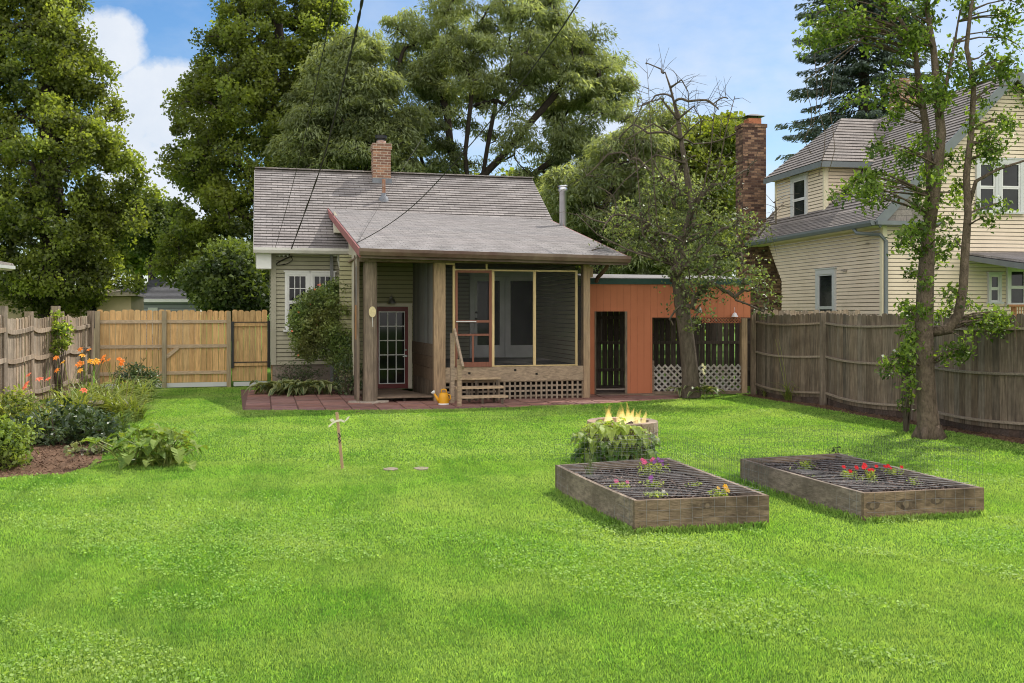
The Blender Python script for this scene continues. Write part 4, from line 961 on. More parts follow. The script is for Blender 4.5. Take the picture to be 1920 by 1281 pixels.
w = MB(); w.tube([F_(634.5, 812), F_(638.5, 818), F_(634, 823), F_(639, 826), F_(636, 830)], .008, 5); w.build('wire_tie', m_black, sk)
for i, (x, y, ww, lab) in enumerate(((733, 881, 14, 'smaller flat stepping stone sunk in the lawn right of the stake'), (790, 880, 15, 'larger flat stepping stone sunk in the lawn farther from the stake'))):
    c0 = G(x, y); r_ = ww/FP*c0.y; w = MB(); w.prism([c0+Vector((math.cos(t)*r_*random.uniform(.85, 1.1), math.sin(t)*r_*1.1*random.uniform(.8, 1.1), 0)) for t in np.linspace(0, 2*math.pi, 11, endpoint=False)], Z*.016)
    o = w.build('stepping_stone', M('sunk stone', (.26, .215, .16), .9, .3, 8, bump=.3), None, c0); tag(o, lab, 'stone', 'stepping stones in the lawn')
cpos = G(832, 761); can = root('watering_can', 'yellow plastic watering can with a white rose standing on the patio by the steps', 'watering can', cpos)
m_yel = M('yellow plastic', (.70, .34, .02), .35, .08, 4, bump=.02); w = MB()
w.lathe(cpos, [(0, .03), (.105, .03), (.108, .05), (.103, .18), (.085, .26), (.06, .275), (0, .275)], 24); w.build('body', m_yel, can, smooth=True)
w = MB(); w.lathe(cpos, [(0, .022), (.108, .022), (.11, .028), (.108, .055), (.1, .055)], 24); w.build('base_rim', m_white, can, smooth=True)
w = MB(); w.tube([cpos+Vector((x, 0, z)) for x, z in ((-.08, .08), (-.14, .16), (-.2, .26))], [.045, .03, .018], 10); w.build('spout', m_yel, can, smooth=True)
w = MB(); w.tube([cpos+Vector((x, 0, z)) for x, z in ((-.195, .25), (-.215, .275), (-.235, .30))], [.02, .04, .045], 12); w.build('rose', m_white, can, smooth=True)
w = MB(); w.tube([cpos+Vector((x, 0, z)) for x, z in ((-.05, .27), (-.045, .33), (0, .345), (.05, .33), (.055, .26))], .014, 8); w.tube([cpos+Vector((x, 0, z)) for x, z in ((.08, .24), (.135, .22), (.14, .15), (.10, .1))], .014, 8); w.build('handle', m_yel, can, smooth=True)
# fire pit
pc = G(1165, 823); pc = Vector((pc.x, 3510/(832-585)+.4, 0)); Rp = .545
pit = root('fire_pit', 'round low stone block fire pit ring behind a leafy vine on the lawn', 'fire pit', pc); zt_ = .30
nb = 14
for k in range(nb):
    for lv in range(2):
        a0, a1 = 2*math.pi*(k+.5*lv)/nb+.02, 2*math.pi*(k+1+.5*lv)/nb-.02; w = MB(); w.rt(.8, 1.25, .06)
        def pp(a_, r_, z): return pc+Vector((math.cos(a_)*r_, math.sin(a_)*r_, z))
        z0, z1 = lv*.15, lv*.15+.145
        am = (a0+a1)/2
        for aa, bb in ((a0, am), (am, a1)):
            w.hexa([pp(aa, Rp, z0), pp(bb, Rp, z0), pp(bb, Rp-.15, z0), pp(aa, Rp-.15, z0)][::-1] if False else [pp(aa, Rp-.15, z0), pp(aa, Rp, z0), pp(bb, Rp, z0), pp(bb, Rp-.15, z0)], [pp(aa, Rp-.14, z1), pp(aa, Rp-.01, z1), pp(bb, Rp-.01, z1), pp(bb, Rp-.14, z1)])
        w.build('ring_block', M('pit block', (.34, .25, .18), .9, .25, 7, bump=.4), pit)
w = MB(); w.lathe(pc, [(0, .08), (Rp-.16, .08)], 20); w.build('ash', m_dark, pit)
# logs & fire
fl = root('fire', 'bright yellow and orange flames burning in the stone fire pit', 'fire', pc+Z*.1)
for k in range(5):
    w = MB(); a_ = k*1.3; d = Vector((math.cos(a_), math.sin(a_), .25))*.24; w.tube([pc+Z*.16-d, pc+Z*.22+d], .035, 7); w.build('log', m_kick, fl)
def firemat():
    m, N, L = newmat('flame'); tc = N.new('ShaderNodeTexCoord'); sx = N.new('ShaderNodeSeparateXYZ'); L.new(tc.outputs['Object'], sx.inputs[0])
    h = remap(N, L, sx.outputs[2], .05, .36); n = noise(N, L, tc.outputs['Object'], 9, 4, .7)
    ad = N.new('ShaderNodeMath'); ad.operation = 'ADD'; L.new(h, ad.inputs[0]); L.new(remap(N, L, n, .3, .7, -.25, .25), ad.inputs[1])
    cr = N.new('ShaderNodeValToRGB'); L.new(ad.outputs[0], cr.inputs[0]); e = cr.color_ramp.elements
    e[0].position = .1; e[0].color = (1, .9, .6, 1); e[1].position = .9; e[1].color = (1, .62, .16, 1); x = e.new(.5); x.color = (1, .78, .3, 1)
    em = N.new('ShaderNodeEmission'); L.new(cr.outputs[0], em.inputs[0]); em.inputs[1].default_value = 1.5
    t = N.new('ShaderNodeBsdfTransparent'); mx = N.new('ShaderNodeMixShader')
    lw = N.new('ShaderNodeLayerWeight'); lw.inputs[0].default_value = .35
    f1 = remap(N, L, lw.outputs['Facing'], .1, .95, 1, .0); f2 = remap(N, L, ad.outputs[0], .1, 1.05, .55, .05)
    mu = N.new('ShaderNodeMath'); mu.operation = 'MULTIPLY'; L.new(f1, mu.inputs[0]); L.new(f2, mu.inputs[1])
    L.new(mu.outputs[0], mx.inputs[0]); L.new(t.outputs[0], mx.inputs[1]); L.new(em.outputs[0], mx.inputs[2]); o = N.new('ShaderNodeOutputMaterial'); L.new(mx.outputs[0], o.inputs[0]); return m
fm = firemat()
for k in range(20):
    x, y = rng.normal(0, .17), rng.normal(0, .15); x = max(-.34, min(.34, x)); hgt = (.46-abs(x)*.5)*random.uniform(.55, 1.05); w = MB(); pts = []; rad = []
    ph_ = random.uniform(0, 6); am = random.uniform(.02, .045)
    for i in range(10):
        t = i/9; pts.append(pc+Vector((x+am*math.sin(ph_+t*5)*t, y+am*math.cos(ph_+t*4)*t, .16+t*hgt))); rad.append(max(.003, .055*math.sin(math.pi*min(1, .18+t*.82))**.8*(1-t*.55)))
    w.tube(pts, rad, 10, wob=.12); w.build('flame', fm, fl, smooth=True)
# bird bath stone in the left border
sb = MB(); c0 = at(179, 757, 17.2); sb.prism([c0+Vector((math.cos(t)*.15, math.sin(t)*.13, 0)) for t in np.linspace(0, 2*math.pi, 10, endpoint=False)], Z*.05); sb.tube([Vector((c0.x, c0.y, 0)), c0], .06, 8)
o = sb.build('stone_pedestal', m_stone, None, (c0.x, c0.y, 0)); tag(o, 'flat topped tan stone pedestal standing among the daylilies', 'pedestal')
# ================================================================= CABLES
def cable(label, pts, r_, group='overhead service cables', twist=0):
    P = [at(*p) for p in pts]; out = []
    n = 80
    for i in range(n+1):   # catmull-rom
        t = i/n*(len(P)-1); k = min(int(t), len(P)-2); f = t-k
        p0_, p1_, p2_, p3_ = P[max(k-1, 0)], P[k], P[k+1], P[min(k+2, len(P)-1)]
        out.append(.5*((2*p1_)+(p2_-p0_)*f+(2*p0_-5*p1_+4*p2_-p3_)*f*f+(3*p1_-p0_-3*p2_+p3_)*f**3))
    w = MB()
    if twist:
        for s_ in (0, 1): w.tube([p+Vector((math.cos(i*.9+s_*3.14)*r_*.9, 0, math.sin(i*.9+s_*3.14)*r_*.9)) for i, p in enumerate(out)], r_, 5)
    else: w.tube(out, r_, 5)
    o = w.build('overhead_cable', m_cable, None, P[0]); tag(o, label, 'cable', group)
cable('thick twisted cable coming down to the left eave of the grey house', [(541, 481, 24.2), (600, 318, 19), (628, 215, 15.5), (655, 110, 12), (680, -5, 9), (692, -140, 6)], .009, twist=1)
cable('thin cable reaching the far left end of the grey house eave', [(514, 472, 24.0), (540, 380, 20), (573, 250, 16), (600, 125, 12), (626, -5, 9), (650, -140, 6)], .006)
cable('dark cable sweeping over the porch roof to the upper right', [(668, 456, 20.2), (715, 430, 19.2), (770, 390, 18), (830, 330, 16.5), (930, 215, 14), (1030, 85, 11), (1090, -5, 9), (1180, -150, 7)], .0085)
cable('faint thin wire beside the vent pipe running down to the porch rake', [(669, 458, 20.3), (700, 405, 22), (750, 325, 26), (790, 262, 30)], .005)
# ================================================================= TREES
m_bark = M('grey bark', (.13, .105, .08), .95, .4, 3, (6, 6, 1.5), .8, 12, .1)
m_barkd = M('dark bark', (.055, .045, .038), .95, .4, 3, (4, 4, 1), .5, 12, .1)
m_barkp = M('pear bark', (.17, .13, .095), .95, .45, 4, (5, 5, 2.2), 1.0, 9, .1, dirt=(.08, .06, .045), dirtscale=3)
L_lin = leafmat('linden leaf', (.045, .08, .022), (.28, .345, .07), .56, .5, (.21, .24, .05), .3, .45)
L_low = leafmat('shaded leaf', (.035, .065, .02), (.12, .16, .04), .4, .6)  # leaf colour lowered in place of shade on the low background trees
L_loc = leafmat('locust leaf', (.125, .165, .08), (.34, .39, .22), .55, .6, (.26, .30, .16), .3, .15)
L_mul = leafmat('yard tree leaf', (.07, .11, .045), (.24, .29, .115), .48, .45)
L_pear = leafmat('pear leaf', (.06, .115, .02), (.19, .27, .05), .45, .5, spec=.3)
L_far = leafmat('far leaf', (.08, .13, .02), (.26, .30, .05), .5, .6)
L_spr = leafmat('spruce needle', (.05, .08, .065), (.14, .18, .15), .2, .7, spec=.15)
def px_blob(px, py, rx, ry, Y, rd=None):
    c = at(px, py, Y); a = rx/FP*Y; b = ry/FP*Y; return (np.array(c), np.array([a, rd if rd else a, b]))
def sample_blobs(blobs, n, shell=.45, zmin=.5):
    vol = np.array([b[1][0]*b[1][2]+b[1][1]*b[1][2] for b in blobs]); k = rng.choice(len(blobs), n, p=vol/vol.sum())
    d = unit(rng.normal(size=(n, 3))); r = rng.uniform(shell, 1, n)**.6
    C = np.array([b[0] for b in blobs])[k]; Rr = np.array([b[1] for b in blobs])[k]
    P = C+d*Rr*r[:, None]; P = P[P[:, 2] > zmin]; return P
def profile_crown(prof, Y, n, depth=.8, rmin=.35, seed=1, skip=None):
    """clump centres filling a crown of revolution with an uneven lobed outline; prof = (height row, left, right)"""
    r_ = np.random.default_rng(seed); ys = np.array([a[0] for a in prof], float); xl = np.array([a[1] for a in prof], float); xr = np.array([a[2] for a in prof], float); out = []
    wts = np.interp(np.linspace(ys[0], ys[-1], 200), ys, xr-xl); yy = np.linspace(ys[0], ys[-1], 200); ph = r_.uniform(0, 6.28, 6)
    while len(out) < n:
        y = r_.choice(yy, p=wts/wts.sum())+r_.uniform(-3, 3); a = r_.uniform(0, 2*math.pi); l, rr = np.interp(y, ys, xl), np.interp(y, ys, xr)
        lob = 1+.09*math.sin(3*a+ph[0]+y*.035)+.08*math.sin(5*a+ph[1]-y*.06)+.05*math.sin(y*.11+ph[2]+a)
        t = r_.uniform(rmin**1.6, 1)**(1/1.6)*lob; x = (l+rr)/2+(rr-l)/2*math.cos(a)*t
        if skip and skip(x, y, a) : continue
        out.append(np.array(at(x, y, Y))+np.array([0, math.sin(a)*t*(rr-l)/2/FP*Y*depth, 0]))
    return np.array(out)
P_T1 = [(-130, -60, 120), (0, -90, 142), (60, -100, 165), (100, -110, 188), (150, -110, 200), (200, -120, 214), (250, -125, 222), (300, -130, 258), (340, -130, 262), (400, -130, 250), (450, -130, 238), (500, -130, 255), (545, -130, 240), (575, -60, 150)]
P_T2 = [(-60, 440, 600), (0, 425, 640), (60, 385, 652), (110, 368, 650), (170, 325, 640), (240, 318, 640), (300, 312, 640), (350, 338, 640), (400, 335, 640), (450, 308, 620), (500, 300, 560), (540, 360, 500)]
P_T3 = [(62, 640, 700), (110, 596, 730), (160, 566, 745), (220, 538, 770), (280, 528, 790), (325, 545, 800)]
P_T4 = [(-30, 800, 1010), (20, 752, 1075), (70, 742, 1125), (120, 748, 1172), (170, 756, 1180), (220, 752, 1172), (270, 765, 1155), (320, 785, 1170), (360, 860, 1170)]
def skeleton(trunk, targets, r0, rtip, kpow=.5, upbias=.5, jitter=.12, seg=4, limbs=()):
    """grow limbs from the trunk polyline to the target points; returns branches list of (pts, radii)"""
    nodes = [np.array(p, float) for p in trunk]; par = [-1]+list(range(len(trunk)-1)); 
    for si, pts in limbs:
        pv = si
        for q in pts: nodes.append(np.array(q, float)); par.append(pv); pv = len(nodes)-1
    base = nodes[0]; tg = sorted([np.array(t, float) for t in targets], key=lambda t: min(np.linalg.norm(t-q) for q in nodes)+.0*t[2])
    ends = []
    skip = max(1, len(trunk)//3)
    for t in tg:
        A = np.array(nodes[skip:]); dv = t-A; dist = np.linalg.norm(dv, axis=1)
        pen = dist*(1+upbias*np.maximum(0, -dv[:, 2]/np.maximum(dist, .01)+.15))
        k = int(np.argmin(pen))+skip; a = nodes[k]; L_ = np.linalg.norm(t-a); prev = k
        side = rng.normal(size=3)*L_*jitter
        for s_ in range(1, seg+1):
            f = s_/seg; p = a*(1-f)+t*f+side*math.sin(math.pi*f)+np.array([0, 0, L_*.10*math.sin(math.pi*f)])
            nodes.append(p); par.append(prev); prev = len(nodes)-1
        ends.append(prev)
    cnt = np.zeros(len(nodes)); 
    for e in ends: cnt[e] += 1
    for i in range(len(nodes)-1, 0, -1): cnt[par[i]] += cnt[i]
    tot = max(cnt[0], 1); rad = np.maximum(rtip, r0*(cnt/tot)**kpow)
    return nodes, par, rad
def draw_skel(mb, nodes, par, rad, ntrunk, n=6):
    kids = {}
    for i, p in enumerate(par):
        if p >= 0: kids.setdefault(p, []).append(i)
    done = set()
    def walk(start, frm):
        path = [frm, start] if frm >= 0 else [start]; c = start
        while c in kids:
            ks = sorted(kids[c], key=lambda k: -rad[k]); nx = ks[0]
            for o_ in ks[1:]: stack.append((o_, c))
            path.append(nx); c = nx
        rr = [float(rad[i]) for i in path]
        if frm >= 0: rr[0] = rr[1]
        mb.tube([nodes[i] for i in path], rr, n if rr[0] > .03 else 4, cap=False)
    stack = [(0, -1)]
    while stack: s_, f_ = stack.pop(); walk(s_, f_)
def clump_leaves(T, per, R, size, asp, flat=.6, sizevar=.35, ntb=(0, 0, .7), db=(0, 0, -.4), tonevar=.25, bright=None, hollow=.3):
    n = len(T); cs = rng.normal(0, tonevar, n); per_n = np.maximum(4, (per*rng.uniform(.5, 1.4, n)).astype(int)); idx = np.repeat(np.arange(n), per_n); N_ = len(idx)
    Rk = R*rng.uniform(.65, 1.35, n)[idx]
    d = unit(rng.normal(size=(N_, 3))); r = rng.uniform(hollow, 1, N_)**.7
    off = d*r[:, None]*Rk[:, None]; off[:, 2] *= flat; C = T[idx]+off
    q = leafquads(C, size*rng.uniform(1-sizevar, 1+sizevar, N_), asp, ntb, db)
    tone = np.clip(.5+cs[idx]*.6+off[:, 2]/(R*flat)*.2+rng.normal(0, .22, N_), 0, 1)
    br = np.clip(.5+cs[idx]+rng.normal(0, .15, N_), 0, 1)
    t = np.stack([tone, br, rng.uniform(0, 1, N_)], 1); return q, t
def tree(name, label, cat, trunk, blobs, ncl, per, R, size, asp, leafm, barkm, r0, rtip=.012, group=None, flat=.6, shell=.4, extra=None, fill=None, targets=None, **k):
    o = root(name, label, cat, trunk[0], group); T = sample_blobs(blobs, ncl, shell) if targets is None else targets
    if extra is not None: T = np.concatenate([T, extra])
    nodes, par, rad = skeleton(trunk, T, r0, rtip)
    w = MB(); draw_skel(w, nodes, par, rad, len(trunk)); w.build('trunk', barkm, o, smooth=True)
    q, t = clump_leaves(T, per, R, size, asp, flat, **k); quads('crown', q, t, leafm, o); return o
# T1 big linden left
tree('linden_tree', 'huge linden tree filling the upper left corner behind the left fence', 'tree',
     [at(95, 640, 34), at(97, 520, 34), at(100, 420, 34), at(92, 250, 34), at(80, 60, 34), at(70, -120, 34)],
     [px_blob(40, -60, 110, 150, 34, 3.5), px_blob(60, 110, 150, 110, 34, 4), px_blob(75, 230, 140, 90, 34, 4), px_blob(95, 330, 165, 80, 34, 4), px_blob(80, 420, 175, 75, 34, 4), px_blob(50, 500, 160, 60, 33, 3.5), px_blob(190, 480, 60, 70, 33.5, 3), px_blob(-40, 350, 130, 200, 34, 4)],
     1050, 185, .50, .13, .7, L_lin, m_barkd, .42, .022, flat=.85, ntb=(0, 0, .25), hollow=.1, tonevar=.30, targets=profile_crown(P_T1, 34, 920, .7, .45, 3))
# T2 linden behind house
tree('linden_tree', 'tall linden tree with yellowing top standing left behind the grey house', 'tree',
     [at(535, 640, 44), at(535, 520, 44), at(538, 400, 44), at(540, 200, 44), at(520, 30, 44), at(500, -60, 44)],
     [px_blob(500, -30, 85, 60, 44, 3), px_blob(490, 60, 115, 80, 44, 3.5), px_blob(470, 160, 135, 85, 44, 4), px_blob(450, 260, 125, 90, 44, 4), px_blob(440, 360, 120, 90, 43.5, 4), px_blob(430, 460, 115, 80, 43, 4), px_blob(585, 90, 65, 90, 44.5, 3), px_blob(600, -20, 50, 60, 44, 2.5), px_blob(405, 500, 65, 45, 42, 3)],
     860, 185, .60, .155, .7, L_lin, m_barkd, .5, .028, flat=.85, ntb=(0, 0, .25), hollow=.1, tonevar=.30, targets=profile_crown(P_T2, 43.5, 760, .7, .45, 4))
# low dark trees / shrubs behind the cedar fence and house
sh = [('low dark tree between the two lindens above the blue grey house', (285, 420, 58, 55, 52), L_low), ('dense low dark shrub behind the left corner of the grey house', (440, 530, 62, 62, 34), L_low)]
for lab, (px_, py_, rx, ry, Y), lm in sh:
    tree('background_tree', lab, 'tree', [at(px_, 640, Y), at(px_, py_+ry*.5, Y), at(px_, py_, Y)], [px_blob(px_, py_, rx, ry, Y, 2.5), px_blob(px_+rx*.3, py_+ry*.2, rx*.9, ry*.8, Y, 2.5)], 170, 300, .75, .16, .7, lm, m_barkd, .2, flat=.6, shell=.3)
tree('background_tree', 'sunlit yellow green tree showing low in the gap left of the grey house', 'tree', [at(262, 640, 75), at(262, 520, 75), at(262, 460, 75)], [px_blob(265, 440, 60, 60, 75, 3), px_blob(290, 470, 70, 45, 75, 3)], 120, 120, 1.3, .45, .7, L_far, m_barkd, .3, flat=.6)
# T3 / T4 honey locusts
def locust(label, trunk, blobs, ncl, per, R, r0, extra=None, targets=None, limbs=()):
    o = root('honey_locust_tree', label, 'tree', trunk[0], 'feathery honey locust trees behind the house'); T = sample_blobs(blobs, ncl, .45) if targets is None else targets
    nodes, par, rad = skeleton(trunk, T, r0, .022, kpow=.48, jitter=.16, seg=5, limbs=limbs)
    w = MB(); draw_skel(w, nodes, par, rad, len(trunk)); w.build('trunk', m_barkd, o, smooth=True)
    n = len(T); per_n = (per*rng.uniform(.5, 1.4, n)).astype(int); idx = np.repeat(np.arange(n), per_n); N_ = len(idx)
    d = unit(rng.normal(size=(N_, 3))); r = rng.uniform(.15, 1, N_)**.6; off = d*(r*R)[:, None]*rng.uniform(.6, 1.5, n)[idx][:, None]; off[:, 2] = off[:, 2]*.5-.22*(off[:, 0]**2+off[:, 1]**2)/R
    C = T[idx]+off; outw = unit(np.concatenate([off[:, :2], -.35*np.ones((N_, 1))], 1)+rng.normal(0, .35, (N_, 3)))
    up = unit(rng.normal(0, .45, (N_, 3))+np.array([0, 0, 1])); wd = unit(np.cross(outw, up)); s_ = rng.uniform(.14, .34, N_)[:, None]; wdt = s_*.26
    q = np.stack([C-outw*s_*.5, C+wd*wdt*.5, C+outw*s_*.5-np.array([0, 0, .03]), C-wd*wdt*.5], 1)
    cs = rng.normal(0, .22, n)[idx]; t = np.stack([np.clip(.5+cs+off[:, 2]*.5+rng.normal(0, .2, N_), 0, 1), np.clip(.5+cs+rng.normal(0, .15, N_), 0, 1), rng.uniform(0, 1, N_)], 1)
    quads('crown', q, t, L_loc, o); return o
locust('broad honey locust with dark forked limbs rising directly behind the grey house roof', [at(880, 640, 46), at(885, 430, 46), at(905, 330, 46), at(915, 270, 46), at(930, 190, 46)],
       [px_blob(880, 45, 120, 55, 46, 5), px_blob(990, 60, 130, 60, 46, 5), px_blob(930, 120, 190, 60, 46, 6), px_blob(1080, 150, 100, 70, 46, 5), px_blob(830, 190, 90, 80, 46, 4), px_blob(1080, 240, 110, 60, 45, 4), px_blob(960, 215, 130, 60, 46, 5), px_blob(800, 90, 60, 50, 46, 4), px_blob(1130, 320, 80, 60, 45, 4), px_blob(760, 280, 60, 60, 45, 4), px_blob(960, 320, 130, 40, 45, 5), px_blob(850, 300, 70, 40, 45, 4)],
       420, 230, .72, .34, targets=profile_crown(P_T4, 46, 560, .7, .6, 8, lambda x, y, a: (y > 190 and 820 < x < 1040 and random.random() < .75) or (math.sin(x*.045)+math.sin(y*.07+x*.02) < -1.45)), limbs=[(1, [at(862, 350, 45.5), at(845, 280, 45), at(838, 210, 45), at(815, 140, 45)]), (1, [at(880, 370, 45), at(872, 290, 44.5), at(882, 200, 44), at(888, 120, 44)]), (2, [at(945, 290, 45.5), at(990, 235, 45), at(1035, 185, 45), at(1070, 130, 45)]), (1, [at(940, 370, 46.5), at(1010, 320, 47), at(1080, 270, 47)]), (1, [at(830, 400, 46.5), at(800, 330, 47), at(775, 250, 47)])])
locust('drooping grey green honey locust over the left half of the grey house roof', [at(700, 640, 41), at(700, 400, 41), at(690, 300, 41), at(680, 220, 41)],
       [px_blob(650, 150, 85, 70, 41, 4), px_blob(620, 230, 85, 60, 41, 4), px_blob(720, 240, 80, 70, 41, 4), px_blob(680, 300, 140, 45, 41, 4), px_blob(640, 100, 50, 40, 41, 3), px_blob(800, 300, 60, 40, 41, 3), px_blob(560, 290, 40, 40, 41, 3)],
       300, 240, .70, .26, targets=profile_crown(P_T3, 41, 310, .7, .45, 9))
locust('lower honey locust growing right of the roof behind the stove pipe', [at(1120, 640, 38), at(1120, 470, 38), at(1130, 400, 38), at(1150, 340, 38)],
       [px_blob(1120, 380, 110, 70, 38, 3), px_blob(1180, 300, 60, 60, 38, 3), px_blob(1150, 460, 90, 60, 38, 3), px_blob(1060, 370, 50, 40, 38, 2), px_blob(1215, 240, 50, 50, 40, 3), px_blob(1230, 400, 80, 90, 38, 3), px_blob(1240, 480, 100, 60, 37, 3)],
       240, 260, .75, .22)
tree('background_tree', 'bright green leafy tree rising left of the tall brown chimney', 'tree', [at(1335, 640, 42), at(1335, 420, 42), at(1335, 300, 42)], [px_blob(1340, 265, 50, 50, 42, 3), px_blob(1320, 350, 85, 80, 42, 3), px_blob(1300, 450, 110, 80, 41, 3), px_blob(1240, 300, 40, 50, 42, 2)], 260, 170, .85, .22, .75, L_far, m_barkd, .25, flat=.6, shell=.3)
for lab, (px_, py_, rx, ry, Y) in (('shadowy dark green thicket behind the middle of the grey house roof', (830, 400, 130, 60, 52)), ('dim green thicket behind the right end of the grey house roof', (1010, 400, 130, 70, 52)), ('dark undergrowth tree behind the left half of the grey house roof', (640, 380, 110, 80, 50)), ('tall thicket filling the gap behind the orange shed roof', (1220, 480, 170, 90, 48))):
    tree('background_tree', lab, 'tree', [at(px_, 640, Y), at(px_, 480, Y), at(px_, py_, Y)], [px_blob(px_, py_, rx, ry, Y, 2), px_blob(px_, py_+70, rx, ry, Y, 2)], 170, 130, 1.2, .34, .75, L_lin, m_barkd, .2, flat=.65, shell=.1)
# spruce
sp = root('blue_spruce_tree', 'tall blue green spruce behind the cream house roof', 'tree', at(1620, 640, 44))
w = MB(); w.tube([at(1620, 640, 44), at(1620, 300, 44), at(1620, -150, 44)], [.4, .3, .12], 8); w.build('trunk', m_barkd, sp)
Q = []; T_ = []; wb = MB(); ctr = at(1620, 0, 44)
for k in range(300):
    z = H-(270-k/300*460-HZ)/FP*44; f = k/300; L_ = (3.9-1.7*f)*random.uniform(.75, 1.1); a = random.uniform(0, 6.28); d = np.array([math.cos(a), math.sin(a), 0])
    if a > 0 and a < 3.14 and random.random() < .4: continue
    m_ = 12; pp_ = [np.array([ctr.x, ctr.y, z])+d*L_*t+np.array([0, 0, -L_*.42*t+L_*.22*t*t]) for t in np.linspace(0, 1, m_)]
    wb.tube(pp_, [.02*(1-t)+.006 for t in np.linspace(0, 1, m_)], 4, cap=False)
    nn = 260; t = rng.uniform(.15, 1, nn)**.8; ii = np.clip((t*(m_-1)).astype(int), 0, m_-2); P0 = np.array(pp_)[ii]; P1 = np.array(pp_)[ii+1]; fr = (t*(m_-1)-ii)[:, None]
    side = np.cross(d, [0, 0, 1]); sp_ = rng.uniform(-1, 1, nn)*(.75*(1.2-t))*L_*.38
    C = P0*(1-fr)+P1*fr+side*sp_[:, None]+np.stack([np.zeros(nn), np.zeros(nn), -abs(sp_)*.3-rng.uniform(0, .18, nn)], 1)
    dd = unit(d*.8+side*np.sign(sp_)[:, None]*.5+rng.normal(0, .3, (nn, 3))+np.array([0, 0, -.5])); up = unit(rng.normal(0, .5, (nn, 3))+np.array([0, 0, 1])); wd = unit(np.cross(dd, up)); s_ = rng.uniform(.14, .3, nn)[:, None]
    Q.append(np.stack([C-dd*s_*.5, C+wd*s_*.16, C+dd*s_*.5, C-wd*s_*.16], 1)); T_.append(np.stack([np.clip(t+rng.normal(0, .2, nn)-.2, 0, 1), np.clip(.3+.4*t+rng.normal(0, .15, nn), 0, 1), t], 1))
wb.build('branch', m_barkd, sp); quads('crown', np.concatenate(Q), np.concatenate(T_), L_spr, sp)
# shed tree with bare upper branches
stt = root('shed_tree', 'leaning grey trunked tree with bare upper twigs in front of the orange shed', 'tree', G(1292, 738))
Yt = 21.6
trunk = [at(1296, 745, Yt), at(1294, 700, Yt), at(1288, 640, Yt), at(1278, 570, Yt), at(1270, 500, Yt), at(1272, 460, Yt), at(1288, 430, Yt), at(1296, 400, Yt), at(1291, 350, Yt), at(1284, 306, Yt), at(1277, 262, Yt), at(1271, 224, Yt), at(1264, 192, Yt), at(1257, 165, Yt), at(1247, 135, Yt)]
Tg = sample_blobs([px_blob(1290, 470, 95, 70, 21.4, 1.2), px_blob(1330, 500, 75, 55, 21, 1.), px_blob(1230, 420, 80, 50, 21.8, 1.2), px_blob(1370, 430, 60, 60, 21.4, 1.), px_blob(1180, 440, 60, 55, 22.3, 1), px_blob(1320, 560, 60, 30, 20.9, .6), px_blob(1400, 520, 45, 30, 20.8, .5), px_blob(1290, 350, 90, 60, 21.6, 1.)], 175, .2)
Tg = np.concatenate([Tg, np.array([at(1255, 600, 21.0), at(1262, 610, 21.0), at(1300, 610, 20.9), at(1440, 560, 20.7), at(1432, 585, 20.7), at(1425, 540, 20.8), at(1275, 575, 21), at(1310, 585, 20.9)])])
bare = []
for px_, py_ in ((1212, 120), (1240, 130), (1262, 175), (1195, 200), (1185, 235), (1160, 260), (1290, 190), (1330, 190), (1347, 205), (1365, 185), (1228, 180), (1310, 230), (1215, 250), (1250, 250), (1275, 220), (1140, 290), (1120, 350), (1090, 400), (1100, 330), (1380, 250), (1400, 330), (1420, 300), (1300, 270), (1180, 300), (1205, 310), (1225, 300), (1260, 320), (1130, 430), (1110, 470), (1450, 380), (1455, 420)):
    bare.append(at(px_, py_, random.uniform(20.8, 22.6)))
nodes, par, rad = skeleton(trunk, list(Tg)+bare, .155, .010, kpow=.42, jitter=.12, seg=5)
w = MB(); 
rad[:15] = [.22, .19, .175, .165, .15, .11, .095, .085, .07, .06, .05, .042, .034, .026, .012]
draw_skel(w, nodes, par, rad, 15, 10)
for wp in ([(1262, 500), (1232, 420), (1222, 300), (1218, 200), (1212, 110)], [(1262, 500), (1205, 440), (1196, 330), (1188, 240), (1200, 170)], [(1288, 430), (1320, 350), (1333, 280), (1340, 200)], [(1296, 400), (1345, 330), (1362, 240), (1378, 180)], [(1271, 224), (1240, 185), (1205, 195), (1188, 235)], [(1277, 262), (1225, 232), (1175, 262), (1150, 320)], [(1284, 306), (1230, 290), (1170, 340), (1130, 390)], [(1271, 224), (1300, 200), (1315, 225), (1312, 262)], [(1257, 165), (1278, 150), (1290, 172), (1292, 210)], [(1272, 460), (1380, 420), (1440, 410), (1470, 380)], [(1270, 500), (1180, 470), (1120, 440), (1080, 400)]):
    P = [at(x, y, Yt-.1+random.uniform(-.3, .3)*(i_ > 0)) for i_, (x, y) in enumerate(wp)]; w.tube(P, [.03, .02, .013, .008, .004][:len(P)], 5)
    for i_ in range(1, len(P)):
        for _ in range(5):
            a_ = P[i_-1].lerp(P[i_], random.random()); d_ = Vector((random.uniform(-1, 1), random.uniform(-.6, .6), random.uniform(-.2, 1))).normalized()*random.uniform(.25, .7); w.tube([a_, a_+d_*.5+Vector((0, 0, .03)), a_+d_+Vector((0, 0, -.06))], [.007, .005, .003], 3)
nd = np.array(nodes)
for k in range(700):   # fine bare twigs
    i = random.randrange(60, len(nodes)); p = np.array(nodes[i]); 
    if p[2] < 3.6: continue
    d = unit(rng.normal(size=3)+np.array([0, -.2, .7])); L_ = random.uniform(.25, .85); c_ = rng.normal(size=3)*.12
    w.tube([p, p+d*L_*.5+c_*.4, p+d*L_+c_+np.array([0, 0, -.1*L_])], [.007, .005, .003], 3, cap=False)
w.build('trunk', m_bark, stt, smooth=True)
